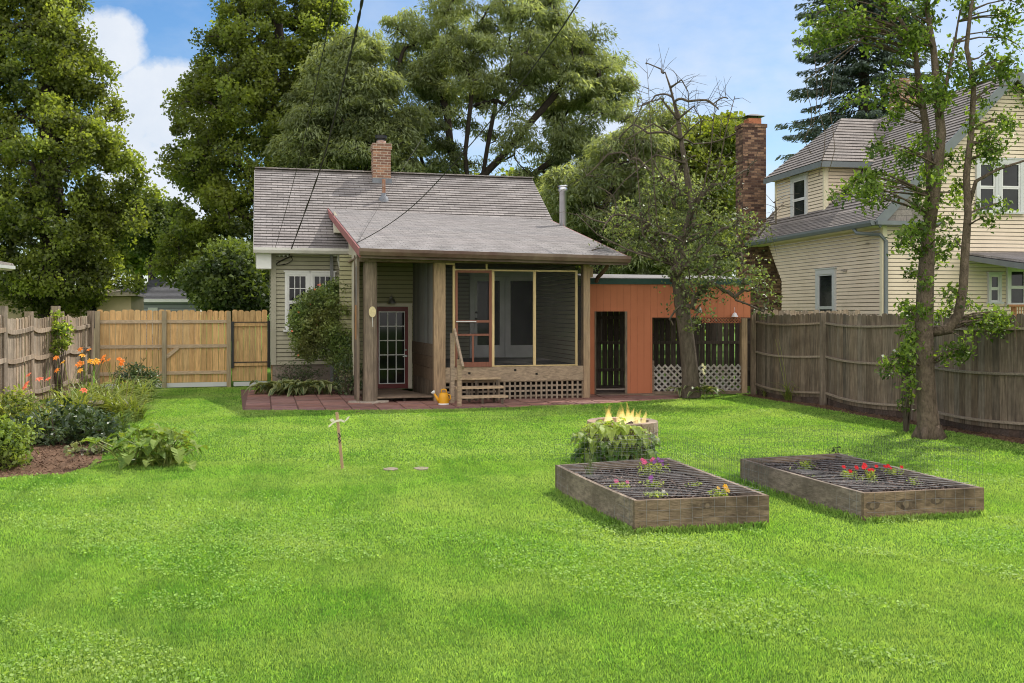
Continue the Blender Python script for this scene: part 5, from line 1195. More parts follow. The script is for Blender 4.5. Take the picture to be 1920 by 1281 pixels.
Tg = Tg[(rng.uniform(0, 1, len(Tg)) < .8)]; q, t = clump_leaves(Tg, 52, .38, .075, .6, .85, ntb=(0, 0, .3)); quads('crown', q, t, L_mul, stt)
w = MB(); 
# pear tree at right
pr = root('pear_tree', 'tall slender multi stemmed tree with glossy green leaves in front of the right fence', 'tree', G(1742, 822))
Yp = 14.8
trunk = [at(1743, 826, Yp), at(1742, 812, Yp), at(1738, 760, Yp), at(1735, 690, Yp), at(1733, 620, Yp), at(1735, 540, Yp), at(1738, 480, Yp), at(1742, 430, Yp)]
stems = [[(1742, 430), (1755, 340), (1765, 250), (1757, 170), (1750, 90), (1738, 20), (1730, -60)], [(1742, 440), (1745, 330), (1735, 230), (1722, 150), (1715, 90), (1690, 40), (1660, 0)], [(1748, 622), (1778, 618), (1797, 590), (1806, 540), (1810, 470), (1815, 400), (1812, 330), (1822, 240), (1826, 160), (1812, 90), (1820, 20), (1835, -60)], [(1765, 200), (1778, 140), (1790, 80), (1800, 20)]]
w = MB(); w.tube(trunk, [.215, .18, .145, .135, .13, .125, .11, .09], 14, wob=.05)
for a_ in range(5):
    t_ = a_*1.3; w.tube([Vector(trunk[1])+Vector((math.cos(t_)*.1, math.sin(t_)*.1, .1)), Vector(trunk[0])+Vector((math.cos(t_)*.26, math.sin(t_)*.26, -.04))], [.08, .05], 6)
allnodes = []
for si, st_ in enumerate(stems):
    P = [at(x, y, Yp+(0, .3, -.25, .2)[si]*min(1, i/3)) for i, (x, y) in enumerate(st_)]; r_ = [((.095, .075, .085, .04)[si])*(1-.75*i/(len(P)-1)) for i in range(len(P))]; w.tube(P, r_, 9, wob=.04); 
    for i in range(len(P)-1):
        for f in (0, .33, .66): allnodes.append(np.array(P[i]*(1-f)+P[i+1]*f))
for i in range(2, 7): allnodes.append(np.array(trunk[i]))
w.tube([at(1812, 400, Yp-.2), at(1830, 340, Yp-.3), at(1870, 318, Yp-.4), at(1925, 300, Yp-.5)], [.035, .03, .022, .015], 6)
targets = []
def leafy(px_, py_, rx, ry, n, rd=.7):
    for _ in range(max(3, int(n*.6))):
        a_, r_ = random.uniform(0, 6.28), math.sqrt(random.random()); targets.append(np.array(at(px_+math.cos(a_)*r_*rx, py_+math.sin(a_)*r_*ry, Yp+random.uniform(-rd, rd))))
for a_ in ((1760, -20, 200, 60, 62), (1650, 50, 110, 50, 34), (1560, 60, 60, 45, 15), (1530, 110, 35, 40, 6), (1740, 110, 70, 70, 26), (1870, 90, 50, 70, 20), (1700, 190, 80, 60, 16), (1800, 200, 50, 60, 12), (1690, 300, 70, 60, 20), (1650, 340, 50, 45, 12), (1590, 365, 40, 25, 8), (1760, 320, 60, 70, 16), (1735, 420, 60, 60, 18), (1870, 290, 50, 40, 12), (1890, 200, 30, 50, 8), (1715, 480, 35, 60, 9), (1775, 490, 35, 60, 8), (1715, 590, 25, 60, 7), (1765, 570, 35, 50, 8), (1705, 690, 18, 50, 4), (1640, 200, 60, 40, 8), (1860, 395, 30, 20, 4)):
    leafy(*a_)
leafy(1850, 592, 55, 28, 16, .5); leafy(1790, 665, 25, 45, 8, .4); leafy(1668, 690, 35, 30, 8, .4); leafy(1700, 640, 20, 80, 6, .3)
A = np.array(allnodes); C_ = []
for t_ in targets:
    dist = np.linalg.norm(A-t_, axis=1)*(1+.5*(A[:, 2] > t_[2])); k = int(np.argmin(dist)); a_ = A[k]; L_ = np.linalg.norm(t_-a_)
    mid = a_*.5+t_*.5+np.array([0, 0, .14*L_])+rng.normal(0, .06, 3)*L_; pts = [a_, a_*.25+mid*.75-np.array([0, 0, .02]), mid*.45+t_*.55+np.array([0, 0, .04]), t_, t_+(t_-mid)*.12+np.array([0, 0, -.08])]
    w.tube(pts, [.014+.006*L_, .012, .009, .006, .003], 5, cap=False)
    for p_ in (pts[2], pts[3], pts[4], (pts[2]+pts[3])/2): C_.append(p_)
for px_, y0, y1 in ((1515, 150, 290), (1540, 130, 330), (1528, 100, 250), (1560, 120, 320)):
    P = [at(px_+random.uniform(-8, 8), y0+(y1-y0)*f, 14.4) for f in np.linspace(0, 1, 6)]; w.tube([at(1620, 70, 14.6)]+P, .006, 4)
w.build('trunk', m_barkp, pr, smooth=True)
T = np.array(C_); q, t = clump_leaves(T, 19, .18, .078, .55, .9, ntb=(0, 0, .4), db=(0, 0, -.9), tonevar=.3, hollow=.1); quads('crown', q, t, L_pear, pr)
# ================================================================= SHRUBS AND PLANTS
L_bush = leafmat('bush leaf', (.06, .11, .035), (.30, .40, .14), .45, .45, (.26, .25, .10), 1.1)
L_lily = leafmat('lily leaf', (.10, .17, .03), (.34, .37, .10), .4, .4)
L_broad = leafmat('broad leaf', (.08, .16, .03), (.28, .38, .08), .4, .65, (.22, .25, .06), 2)
L_hosta = leafmat('hosta leaf', (.06, .10, .035), (.26, .28, .13), .3, .45)
L_vine = leafmat('vine leaf', (.07, .14, .03), (.42, .50, .12), .55, .5)
L_dark = leafmat('dark shrub leaf', (.03, .065, .022), (.11, .15, .06), .25, .35, spec=.5)
L_stem = leafmat('dry stem', (.14, .11, .05), (.22, .20, .08), .2, .7)
def flower_mat(n, c): 
    return leafmat(n, tuple(x*.85 for x in c), c, .35, .6)
F_or = flower_mat('orange petal', (.85, .28, .05)); F_rd = flower_mat('red petal', (.72, .02, .03)); F_pk = flower_mat('pink petal', (.62, .12, .28)); F_yl = flower_mat('yellow petal', (.80, .48, .03)); F_cor = flower_mat('coral petal', (.85, .22, .12)); F_pu = flower_mat('violet petal', (.28, .10, .38)); F_wh = flower_mat('white petal', (.75, .72, .68))
def shrub(name, label, cat, c, r_, n, R_, size, asp, lm, stems=8, group=None, bark=None, squash=1, **k):
    c = Vector(c); o = root(name, label, cat, (c.x, c.y, 0), group)
    T = sample_blobs([(np.array(c), np.array(r_))], n, .2, .03)
    w = MB(); 
    for i in range(min(len(T), stems*3)):
        b = Vector((c.x+random.uniform(-1, 1)*r_[0]*.3, c.y+random.uniform(-1, 1)*r_[1]*.3, -.02)); t_ = Vector(T[i]); w.tube([b, b*.5+t_*.5+Vector((0, 0, .05)), t_], [.016*max(.4, size/.08), .010, .004], 4, cap=False)
    w.build('stem', bark or m_bark, o); q, t = clump_leaves(T, k.pop('per', 40), R_, size, asp, .8, **k); quads('foliage', q, t, lm, o); return o
def star(mb, c, r_, n, N, tilt=.35):
    c = Vector(c); N = Vector(N).normalized(); a = N.orthogonal().normalized(); b = N.cross(a)
    for k in range(n):
        t = 2*math.pi*k/n; d = a*math.cos(t)+b*math.sin(t); s_ = N.cross(d); mb.tint = (random.uniform(.2, 1), random.uniform(.4, .8), 0)
        mb.face([c, c+d*r_*.5+s_*r_*.28+N*r_*tilt, c+d*r_+N*r_*tilt*.6, c+d*r_*.5-s_*r_*.28+N*r_*tilt])
# climbing bush by the house window
c0 = at(612, 610, 23.0)
bsh = root('climbing_rose_bush', 'large rounded bush with orange tinged leaves covering the lower window of the grey house', 'shrub', G(648, 738))
T = sample_blobs([px_blob(600, 605, 52, 62, 23.0, .6), px_blob(615, 570, 45, 40, 23.0, .6), px_blob(635, 625, 32, 60, 23.0, .5), px_blob(578, 640, 30, 35, 23, .4), px_blob(640, 545, 22, 22, 23, .3), px_blob(590, 600, 44, 52, 23.0, .5), px_blob(572, 620, 28, 48, 23.0, .4), px_blob(640, 570, 26, 40, 23, .4), px_blob(640, 650, 26, 50, 22.8, .3), px_blob(650, 690, 18, 38, 22.7, .25)], 680, .2)
w = MB(); 
for k in range(22):
    b = G(648+random.uniform(-12, 14), 736); t_ = Vector(T[random.randrange(len(T))]); w.tube([b, Vector((b.x+random.uniform(-.1, .1), b.y, 1.0)), t_*.6+Vector((b.x, b.y, 1.6))*.4, t_], [.02, .016, .01, .004], 5, cap=False)
w.build('stem', m_bark, bsh); q, t = clump_leaves(T, 60, .2, .062, .6, .8); quads('foliage', q, t, L_bush, bsh)
for k in range(46):
    p = T[random.randrange(len(T))]+rng.normal(0, .12, 3)+np.array([0, -.12, .03]); w = MB()
    if p[0] < -4.3: star(w, p, .032, 4, (0, -1, .5)); w.build('flower', F_cor, bsh)
shrub('shaded_vine', 'dark leafy creeper at the foot of the rose bush beside the log post', 'vine', at(655, 700, 22.2), (.35, .3, .55), 45, .2, .06, .6, L_dark, per=30)
# generic rosette of strap leaves
def straps(mb, c, n, L_, wd, arch=.55, spreadr=.08, tone=(0, 1), up=1.0, seg=5):
    c = Vector(c)
    for _ in range(n):
        a = random.uniform(0, 6.28); d = Vector((math.cos(a), math.sin(a), 0)); l = L_*random.uniform(.6, 1.1); e = random.uniform(.45, 1.15)*up; b = c+Vector((random.uniform(-1, 1)*spreadr, random.uniform(-1, 1)*spreadr, 0))
        pts = []; 
        for i in range(seg+1):
            t = i/seg; pts.append(b+d*l*(.15*t+arch*t*t*.9)+Vector((0, 0, l*e*(t-.62*arch*t*t*t*1.2))))
        mb.tint = (random.uniform(*tone), random.uniform(.25, .85), 0); wds = [wd*(.7, 1, 1, .85, .6, .08)[min(i, 5)] for i in range(seg+1)]
        mb.ribbon(pts, wds, Vector((-d.y, d.x, .2)).normalized())
def lily_clump(label, c, n, L_, flowers, group, fm=F_or, stalks=0, hgt=.95, tone=(0, 1)):
    c = Vector((c[0], c[1], 0)); o = root('daylily_clump', label, 'daylilies', c, group); w = MB(); straps(w, c, n, L_, .022, .6, .22, tone); w.build('leaf_blades', L_lily, o)
    w = MB()
    for k in range(flowers+stalks):
        a = random.uniform(0, 6.28); t_ = c+Vector((math.cos(a)*.28, math.sin(a)*.28, hgt*random.uniform(.8, 1.12))); b = c+Vector((random.uniform(-.15, .15), random.uniform(-.15, .15), 0)); w.tint = (random.random(), .6, 0); w.tube([b, b*.4+t_*.6+Vector((0, 0, .05)), t_], [.006, .005, .004], 4, cap=False)
        if k < flowers:
            dd = Vector((math.cos(a)*.5, -random.uniform(.3, 1), .7)); f = MB(); star(f, t_, .07, 6, dd, .5); f.build('flower', fm, o)
        else:
            for j in range(3): w.tube([t_, t_+Vector((random.uniform(-.05, .05), 0, .06))], [.004, .008], 4)
    w.build('stalk', L_stem if not flowers else L_lily, o)
    return o
gl_ = 'daylilies in the left border'
lily_clump('orange daylily in full bloom in front of the cedar fence, rightmost of the blooming ones', G(222, 762), 180, 0.9, 6, gl_, hgt=1.05)
lily_clump('blooming orange daylily leaning by the weathered fence post', G(170, 765), 165, 0.9, 5, gl_, hgt=1.1)
lily_clump('orange daylily with low blooms near the left fence', G(120, 780), 135, 0.84, 4, gl_, hgt=.98)
lily_clump('coral red daylily above the dark shrub on the left', G(85, 815), 105, 0.72, 4, gl_, F_cor, hgt=.85)
lily_clump('dense leafy daylily without blooms at the lawn edge nearest the cedar fence', G(262, 755), 225, 0.84, 0, gl_, stalks=3)
lily_clump('yellowing strap leaved daylily behind the stone pedestal', G(205, 785), 255, 0.9, 0, gl_, stalks=4, tone=(.4, 1))
lily_clump('fresh green low daylily spilling onto the lawn edge', G(205, 815), 195, 0.6, 0, gl_, tone=(0, .5))
lily_clump('flopping daylily leaves between the pedestal and the cedar fence', G(240, 790), 225, 0.78, 0, gl_, stalks=2, tone=(.2, .9))
lily_clump('tall leafy daylily with yellow orange blooms in the middle of the left border', G(150, 790), 190, 1.0, 6, gl_, flower_mat('yellow orange petal', (.9, .45, .06)), hgt=1.05, tone=(.3, 1))
lily_clump('small daylily clump with two coral blooms behind the dark shrub', G(125, 812), 120, 0.72, 2, gl_, F_cor, hgt=.8)
gs = 'shrubs in the left border'
shrub('border_shrub', 'glossy dark leaved shrub in the middle of the left border', 'shrub', at(115, 812, 14.3), (.85, .7, .40), 150, .2, .095, .42, L_dark, 14, gs, per=30)
shrub('border_shrub', 'yellow green shrub with browning leaves at the left edge beside the mulch', 'shrub', at(5, 838, 12.0), (.38, .4, .40), 80, .18, .075, .55, L_broad, 14, gs, per=34)
shrub('border_shrub', 'small leafy shrub at the left end of the border against the weathered fence', 'shrub', at(25, 770, 15.5), (.5, .5, .3), 60, .2, .08, .5, L_lily, 10, gs, per=30)
shrub('border_shrub', 'round dark green shrub tucked under the cedar fence at the end of the daylilies', 'shrub', at(255, 712, 21.5), (.5, .4, .33), 70, .16, .06, .6, L_dark, 10, gs, per=34)
shrub('seedling_patch', 'pale low leafy plants at the mulch edge below the dark shrub', 'plant', at(165, 852, 13.1), (.4, .3, .10), 40, .12, .07, .6, L_hosta, 6, None, per=16)
shrub('climbing_vine', 'bright green vine climbing a weathered fence post on the left', 'vine', at(112, 630, 21.0), (.28, .25, .5), 45, .13, .08, .75, L_vine, 4, None, per=16)
# broad leaf helper
def bleaf(mb, b, d, L_, wd, arch, tone, pitch=.9, wav=.06, edge=False):
    b, d = Vector(b), Vector(d).normalized(); side = Vector((-d.y, d.x, 0)); seg = 6; P = []; W = []
    for i in range(seg+1):
        t = i/seg; P.append(b+d*L_*(.95*t)+Vector((0, 0, L_*(pitch*t-arch*t*t)))); W.append(wd*math.sin(math.pi*min(1, .12+t*.88))**.7*(1-.25*t))
    W[-1] = .003
    for i in range(seg):
        for s_ in (-1, 1):
            mb.tint = (min(1, max(0, tone+random.uniform(-.1, .1))), random.uniform(.4, .75), 0)
            up_a, up_b = Vector((0, 0, W[i]*.22+random.uniform(-wav, wav)*wd)), Vector((0, 0, W[i+1]*.22+random.uniform(-wav, wav)*wd))
            if edge:
                a1, b1 = P[i]+side*s_*W[i]*.33+up_a*.6, P[i+1]+side*s_*W[i+1]*.33+up_b*.6
                mb.face([P[i], P[i+1], b1, a1][::s_]); mb.tint = (1, .9, 0); mb.face([a1, b1, P[i+1]+side*s_*W[i+1]*.5+up_b, P[i]+side*s_*W[i]*.5+up_a][::s_])
            else: mb.face([P[i], P[i+1], P[i+1]+side*s_*W[i+1]*.5+up_b, P[i]+side*s_*W[i]*.5+up_a][::s_])
# big broad-leaved plant
bp = root('broad_leaf_plant', 'big leaved rhubarb like plant alone on the lawn at the left', 'plant', G(285, 880)); w = MB(); ws = MB()
cb = G(285, 872)
for k in range(130):
    a = random.uniform(0, 6.28); d = Vector((math.cos(a), math.sin(a), 0)); sl = random.uniform(.05, .48); hz_ = random.uniform(.08, .55)*(1-sl*.75)
    b = cb+Vector((random.uniform(-.32, .32), random.uniform(-.15, .15), 0)); tip = b+d*sl+Vector((0, 0, hz_)); ws.tint = (random.random(), .6, 0); ws.tube([b, b*.5+tip*.5+Vector((0, 0, .05)), tip], [.009, .007, .005], 4, cap=False)
    bleaf(w, tip, d, random.uniform(.11, .2), random.uniform(.12, .2), random.uniform(.2, 1.0), random.random(), random.uniform(-.3, .7), .09)
ws.build('stalk', L_lily, bp); w.build('foliage', L_broad, bp)
def hosta(label, c, n, L_, lm=L_hosta, group='hostas', edge=True, spr=.15, flower=False, zt=.4):
    o = root('hosta', label, 'hosta', c, group); w = MB(); c = Vector(c)
    for k in range(n):
        a = random.uniform(0, 6.28); d = Vector((math.cos(a), math.sin(a), 0)); b = c+Vector((random.uniform(-spr, spr), random.uniform(-spr, spr)*.7, .02)); m_ = b+d*L_*.25+Vector((0, 0, L_*random.uniform(.2, .6)))
        w.tint = (.6, .6, 0); w.ribbon([b, m_], [.01, .014], Vector((-d.y, d.x, 0))); bleaf(w, m_, d, L_*random.uniform(.6, 1), L_*random.uniform(.28, .4), random.uniform(.5, 1.1), random.random()*.6, random.uniform(.2, .8), .03, edge)
    w.build('foliage', lm, o)
    if flower:
        f = MB(); s_ = MB(); s_.tint = (.8, .6, 0); t_ = c+Vector((.0, -.05, .78)); s_.tube([c, c+Vector((.03, 0, .45)), t_], [.006, .005, .004], 4)
        for j in range(8): f = MB(); star(f, t_+Vector((random.uniform(-.04, .04), -.02, -j*.03)), .035, 5, (random.uniform(-1, 1), -1, 0)); f.build('flower', F_wh, o)
        s_.build('stalk', L_lily, o)
    return o
hosta('large variegated hosta with drooping white edged leaves at the foot of the shed tree', G(1318, 748), 26, .42, flower=True)
hosta('smaller hosta sprouting left of the shed tree trunk', G(1284, 746), 12, .34)
for i, (x, y, n, lab) in enumerate(((515, 741, 34, 'pale edged hosta at the left end of the house bed'), (548, 742, 34, 'bushy hosta in the middle of the house bed'), (590, 741, 30, 'hosta at the right of the house bed near the rose bush'))):
    hosta(lab, G(x, y)+HD*.1, n+26, .44, spr=.38)
shrub('bed_plant', 'tall wispy flowering weed growing behind the hostas below the window', 'plant', at(555, 700, 23.2), (.7, .25, .28), 60, .14, .05, .35, L_dark, 12, None, per=24)
# grass tufts by right fence
for (x, y, L_, lab) in ((1478, 752, .75, 'arching ornamental grass in front of the right fence first panel'), (1436, 744, .3, 'small weed tuft at the foot of the first right fence panel')):
    c0 = G(x, y); o = root('grass_tuft', lab, 'grass', c0); w = MB(); straps(w, c0, 46, L_, .018, .7, .06, (0, 1), 1.1); w.build('blades', L_lily, o)
    if L_ > .5:
        w = MB(); w.tint = (.8, .6, 0)
        for dx in (-.03, .04): w.tube([c0, c0+Vector((-.12+dx, 0, .7)), c0+Vector((-.25+dx, 0, 1.35))], [.005, .004, .002], 4)
        w.build('seed_stalk', L_lily, o)
# creeper on pear trunk / vine at fence behind
shrub('fence_vine', 'leafy vine climbing the right fence just left of the pear trunk', 'vine', at(1700, 690, 15.6), (.13, .18, .8), 30, .11, .075, .6, L_pear, 6, None, per=13)
# vine in wire cage in front of fire pit
vb = G(1163, 868); vo = root('squash_vine', 'yellow green leafy vine mound in a wire ring in front of the fire pit', 'plant', vb); w = MB(); ws = MB()
for k in range(300):
    a = random.uniform(0, 6.28); r_ = math.sqrt(random.random())*random.choice((1, 1, 1.25)); z = random.uniform(.08, .47)*(1.12-.35*r_*r_*abs(math.cos(a)))+.04*(1-r_); p = vb+Vector((math.cos(a)*r_*.46-.06, .1+math.sin(a)*r_*.36, z)); d = Vector((math.cos(a)+random.uniform(-.5, .5), math.sin(a)-.6, 0))
    bleaf(w, p, d, random.uniform(.09, .16), random.uniform(.09, .15), random.uniform(.3, 1.1), min(1, max(0, (z-.1)*2+random.uniform(-.3, .4))), random.uniform(-.2, .5), .05)
for k in range(90):
    a = random.uniform(0, 6.28); r_ = random.uniform(.1, .42); b = vb+Vector((math.cos(a)*r_, .1+math.sin(a)*r_*.8, 0)); ws.tint = (random.random(), .6, 0); ws.tube([b, b+Vector((random.uniform(-.1, .1), random.uniform(-.05, .05), .25)), b+Vector((random.uniform(-.15, .15), 0, .45))], [.006, .005, .003], 4, cap=False)
w.build('foliage', L_vine, vo); ws.build('stem', L_stem, vo)
cg = MB()
for z in np.arange(.04, .42, .05): cg.tube([vb+Vector((math.cos(t)*.46, .1+math.sin(t)*.4, z)) for t in np.linspace(0, 2*math.pi, 30)], .0012, 3, cap=False)
for t in np.linspace(0, 2*math.pi, 44): cg.tube([vb+Vector((math.cos(t)*.46, .1+math.sin(t)*.4, 0)), vb+Vector((math.cos(t)*.46, .1+math.sin(t)*.4, .40))], .001, 3, cap=False)
o = cg.build('wire_ring', m_wirel, None, vb); tag(o, 'low ring of wire mesh around the leafy vine mound', 'wire ring')
shrub('low_weed', 'leafy weeds behind the back left corner of the nearer raised bed', 'plant', at(1110, 852, 13.0), (.25, .2, .08), 22, .09, .05, .6, L_vine, 4, None, per=14)
# bed flowers
def bedplant(label, px_, py_, zb, hgt, n, cols, sz=.045, leaves=60, w_=.09, lm=L_vine, cat='flower'):
    c = G(px_, py_, zb); o = root('bedding_flower', label, cat, c, 'bedding flowers in the raised beds'); w = MB(); f = MB()
    for k in range(max(4, n)):
        w.tint = (random.random(), .6, 0); t_ = c+Vector((random.uniform(-w_, w_), random.uniform(-w_, w_)*.7, hgt*random.uniform(.6, 1))); w.tube([c, c*.5+t_*.5+Vector((0, 0, .02)), t_], [.004, .003, .002], 4, cap=False)
        if k < n: f = MB(); star(f, t_+Vector((0, -.01, .01)), sz*.62*random.uniform(.8, 1.2), 6, (random.uniform(-.4, .4), -.8, .7), .25); f.build('bloom', cols, o)
    w.build('stem', L_lily, o)
    T = np.array([[c.x+random.gauss(0, w_*.5), c.y+random.gauss(0, w_*.4), c.z+random.uniform(.01, hgt*.7)] for _ in range(leaves)]); q = leafquads(T, rng.uniform(.03, .055, leaves), .4); quads('foliage', q, np.stack([rng.uniform(.3, 1, leaves), rng.uniform(.3, .9, leaves), rng.uniform(0, 1, leaves)], 1), lm, o)
for a_ in (('coral pink snapdragon at the back of the nearer bed', 1212, 893, .19, .2, 6, F_pk), ('purple flower beside the coral snapdragon at the back of the nearer bed', 1236, 890, .19, .17, 5, F_pu), ('pale yellow plant with dark red blooms at the left of the nearer bed', 1162, 918, .19, .09, 3, F_pk), ('small plant with a white tag at the front of the nearer bed', 1228, 934, .19, .08, 1, F_wh), ('violet sprig in the middle of the nearer bed', 1224, 915, .19, .1, 3, F_pu), ('yellow marigold near the front right corner of the nearer bed', 1349, 934, .19, .11, 4, F_yl), ('tiny sprout right of the middle of the nearer bed', 1300, 913, .19, .06, 0, F_wh),
           ('red geranium with two blooms in the farther bed, leftmost', 1592, 900, .18, .13, 3, F_rd), ('tallest red geranium in the middle of the farther bed', 1630, 908, .18, .2, 6, F_rd), ('red and orange geranium at the right of the farther bed', 1673, 895, .18, .13, 5, F_rd), ('leafy sprawling stem at the back left of the farther bed', 1510, 885, .18, .16, 0, F_wh), ('small yellow green sprout along the left plank of the farther bed', 1525, 898, .18, .03, 0, F_wh), ('thin yellow stem at the front right of the farther bed', 1710, 912, .18, .12, 0, F_yl)):
    bedplant(*a_, leaves=(22 if 'sprout' in a_[0] or 'thin' in a_[0] else 70))
shrub('tomato_plant', 'leafy green plant standing at the back corner of the farther bed', 'plant', at(1572, 868, 12.4), (.14, .1, .16), 16, .07, .05, .5, L_mul, 4, None, per=14)
c0 = G(1105, 895, .19); o = root('fennel_plant', 'feathery tall thin plant at the left edge of the nearer bed', 'plant', c0); w = MB(); straps(w, c0, 46, .2, .006, .4, .03, (0, .6), 1.2); straps(w, c0+Z*.12, 16, .2, .005, .2, .02, (0, .5), 1.4); w.build('frond', L_hosta, o)
# ================================================================= GRASS
EXC = BEDS+[PATp, MUL, MUR, MUH]+[[(p.x, p.y) for p in (G(1106, 753), G(1275, 751), G(1275, 742), G(1106, 742))]]
EXS = BEDS+[PATp]
def grass_pts(y0, y1, n):
    # sample in depth range inside the view wedge between the side fences
    Y = np.sqrt(rng.uniform(y0*y0, y1*y1, n)); X = rng.uniform(-.62, .62, n)*Y
    P = np.stack([X, Y], 1); keep = np.ones(n, bool)
    keep &= (X < 5.9+.27*(22.6-Y)) & (X > -10.8+.15*(24.2-Y))
    keep &= Y < 24.6+.3*(X+8)
    keep &= ~((X > -6.4) & (Y > 24.0-.3*0)) & ~((X > -3) & (Y > 21.6)&(X<1.9)) & ~((X > 1.7) & (Y > 22.3) & (X<5.3))
    for poly in EXC: keep &= ~inpoly(P, poly)
    return P[keep]
def gnoise(P, sc, seed):
    r_ = np.random.default_rng(seed); out = np.zeros(len(P))
    for k in range(6):
        f = r_.normal(size=2)*sc*(1.6**(k*.6)); out += np.sin(P@f+r_.uniform(0, 6.28))/(1+k*.4)
    return out/3
def blades(P, hgt, wd, lean=.55):
    n = len(P); a = rng.uniform(0, 2*math.pi, n); d = np.stack([np.cos(a), np.sin(a), np.zeros(n)], 1); la = rng.uniform(0, 2*math.pi, n); l = np.stack([np.cos(la), np.sin(la), np.zeros(n)], 1)
    h = (hgt*rng.uniform(.5, 1.25, n)*(1+.25*gnoise(P, 1.3, 5)))[:, None]; w_ = (wd*rng.uniform(.6, 1.3, n))[:, None]; b = np.concatenate([P, np.zeros((n, 1))], 1); ln = rng.uniform(.1, 1, n)[:, None]*lean*h
    up = np.array([[0, 0, 1.]])
    q = np.stack([b-d*w_*.5, b+d*w_*.5, b+d*w_*.35+up*h*.6+l*ln*.4, b+up*h*(1-.3*ln/h)+l*ln*1.2], 1); q[:, 3] -= d*w_*.05
    q2 = q.copy()
    u_ = P[:, 0]+.12*P[:, 1]; mow = np.where(P[:, 0] < 1.5, .16*np.sign(np.sin(u_*5.2+.6*gnoise(P, .5, 33)))*np.clip((1.5-P[:, 0])/3, 0, 1), 0)
    tone = np.clip(.5+mow*.8+.13*gnoise(P, .9, 11)+.16*gnoise(P, 4.5, 12)+.14*gnoise(P, 16, 17)+rng.normal(0, .24, n), 0, 1); br = np.clip(.6+.07*gnoise(P, .5, 13)+.11*gnoise(P, 3., 14)+.12*gnoise(P, 11., 15)+rng.normal(0, .17, n), 0, 1)
    return q2, np.stack([tone, br, rng.uniform(0, 1, n)], 1)
G1, a1 = blades(grass_pts(4.6, 7.6, 210000), .023, .005); G2, a2 = blades(grass_pts(7.6, 12.5, 260000), .024, .0078); G3, a3 = blades(grass_pts(12.5, 25, 370000), .027, .0145)
# clover / broad weeds
def clover(y0, y1, n, sz):
    P = grass_pts(y0, y1, n); m_ = (gnoise(P, .8, 21)+.5*gnoise(P, 3.2, 22)+.25*(P[:, 0] < -1.5)) > .2; P = P[m_]; C = np.concatenate([P, rng.uniform(.015, .042, (len(P), 1))], 1); q = leafquads(C, rng.uniform(.6, 1.2, len(P))*sz, .85, (0, 0, 1.6), (0, 0, 0), .8); return q, np.stack([rng.uniform(.2, .95, len(P)), rng.uniform(.2, .85, len(P)), rng.uniform(0, 1, len(P))], 1)
G4, a4 = clover(4.6, 9, 70000, .021); G5, a5 = clover(9, 20, 45000, .028)
m_grass = leafmat('grass blade', (.105, .265, .04), (.355, .545, .115), .46, .6, (.40, .50, .17), .7, .25)
o = quads('lawn_grass', np.concatenate([G1, G2, G3, G4, G5]), np.concatenate([a1, a2, a3, a4, a5]), m_grass); tag(o, 'short bright green mown lawn grass with clover patches', 'grass', kind='stuff')
# longer unmown blades along bed planks and fence
def line_tufts(A, B, n, off_, h, w_=.008):
    A, B = np.array(A[:2]), np.array(B[:2]); t = rng.uniform(0, 1, n)[:, None]; P = A*(1-t)+B*t; d = (B-A)/np.linalg.norm(B-A); nn = np.array([d[1], -d[0]]); P = P+nn*np.abs(rng.normal(0, off_, n))[:, None]; return blades(P, h, w_)
LT = []
for bd_ in BEDS:
    for i in range(4): LT.append(line_tufts(bd_[i], bd_[(i+1) % 4], 800, .03, .062))
for i in range(3): LT.append(line_tufts(RP[i+1], RP[i], 500, .0, .06)) if False else None
pf = [(G(455, 773), G(620, 773)), (G(620, 773), G(840, 771)), (G(840, 771), G(960, 768)), (G(960, 768), G(1090, 762)), (G(1090, 762), G(1275, 752))]
for A, B in pf: LT.append(line_tufts(A, B, 1500, .05, .055, .014))
o = quads('edge_grass', np.concatenate([l[0] for l in LT]), np.concatenate([l[1] for l in LT]), m_grass); tag(o, 'longer uncut grass fringing the raised beds and the paved path', 'grass', kind='stuff')
# ================================================================= WORLD, SUN, CAMERA
wd_ = bpy.data.worlds.new('World'); S.world = wd_; wd_.use_nodes = True; N, L = wd_.node_tree.nodes, wd_.node_tree.links; N.clear()
sundir = Vector((.56, .62, 1.0)).normalized(); elev = math.asin(sundir.z); az = math.atan2(sundir.x, sundir.y)
sky = N.new('ShaderNodeTexSky'); sky.sky_type = 'NISHITA'; sky.sun_disc = False; sky.sun_elevation = elev; sky.sun_rotation = az; sky.ozone_density = 3; sky.air_density = 1.0; sky.dust_density = .6
hs = N.new('ShaderNodeHueSaturation'); hs.inputs['Saturation'].default_value = 1.25; hs.inputs['Value'].default_value = .95; L.new(sky.outputs[0], hs.inputs['Color'])
tc = N.new('ShaderNodeTexCoord')
def dirmask(px_, py_, rad_, soft):
    d = Vector(((px_-960)/FP, 1, (HZ-py_)/FP)).normalized(); dp = N.new('ShaderNodeVectorMath'); dp.operation = 'DOT_PRODUCT'; dp.inputs[1].default_value = d
    nv = N.new('ShaderNodeVectorMath'); nv.operation = 'NORMALIZE'; L.new(tc.outputs['Generated'], nv.inputs[0]); L.new(nv.outputs[0], dp.inputs[0])
    return remap(N, L, dp.outputs['Value'], math.cos(rad_+soft), math.cos(rad_))
def math_(op, a, b):
    n = N.new('ShaderNodeMath'); n.operation = op
    for s_, v in zip(n.inputs, (a, b)):
        if isinstance(v, (int, float)): s_.default_value = v
        else: L.new(v, s_)
    return n.outputs[0]
mp = N.new('ShaderNodeMapping'); mp.inputs['Scale'].default_value = (1, 1, 2.2); L.new(tc.outputs['Generated'], mp.inputs['Vector'])
n1 = noise(N, L, mp.outputs[0], 3.2, 8, .55); n2 = noise(N, L, tc.outputs['Generated'], 16, 6, .6)
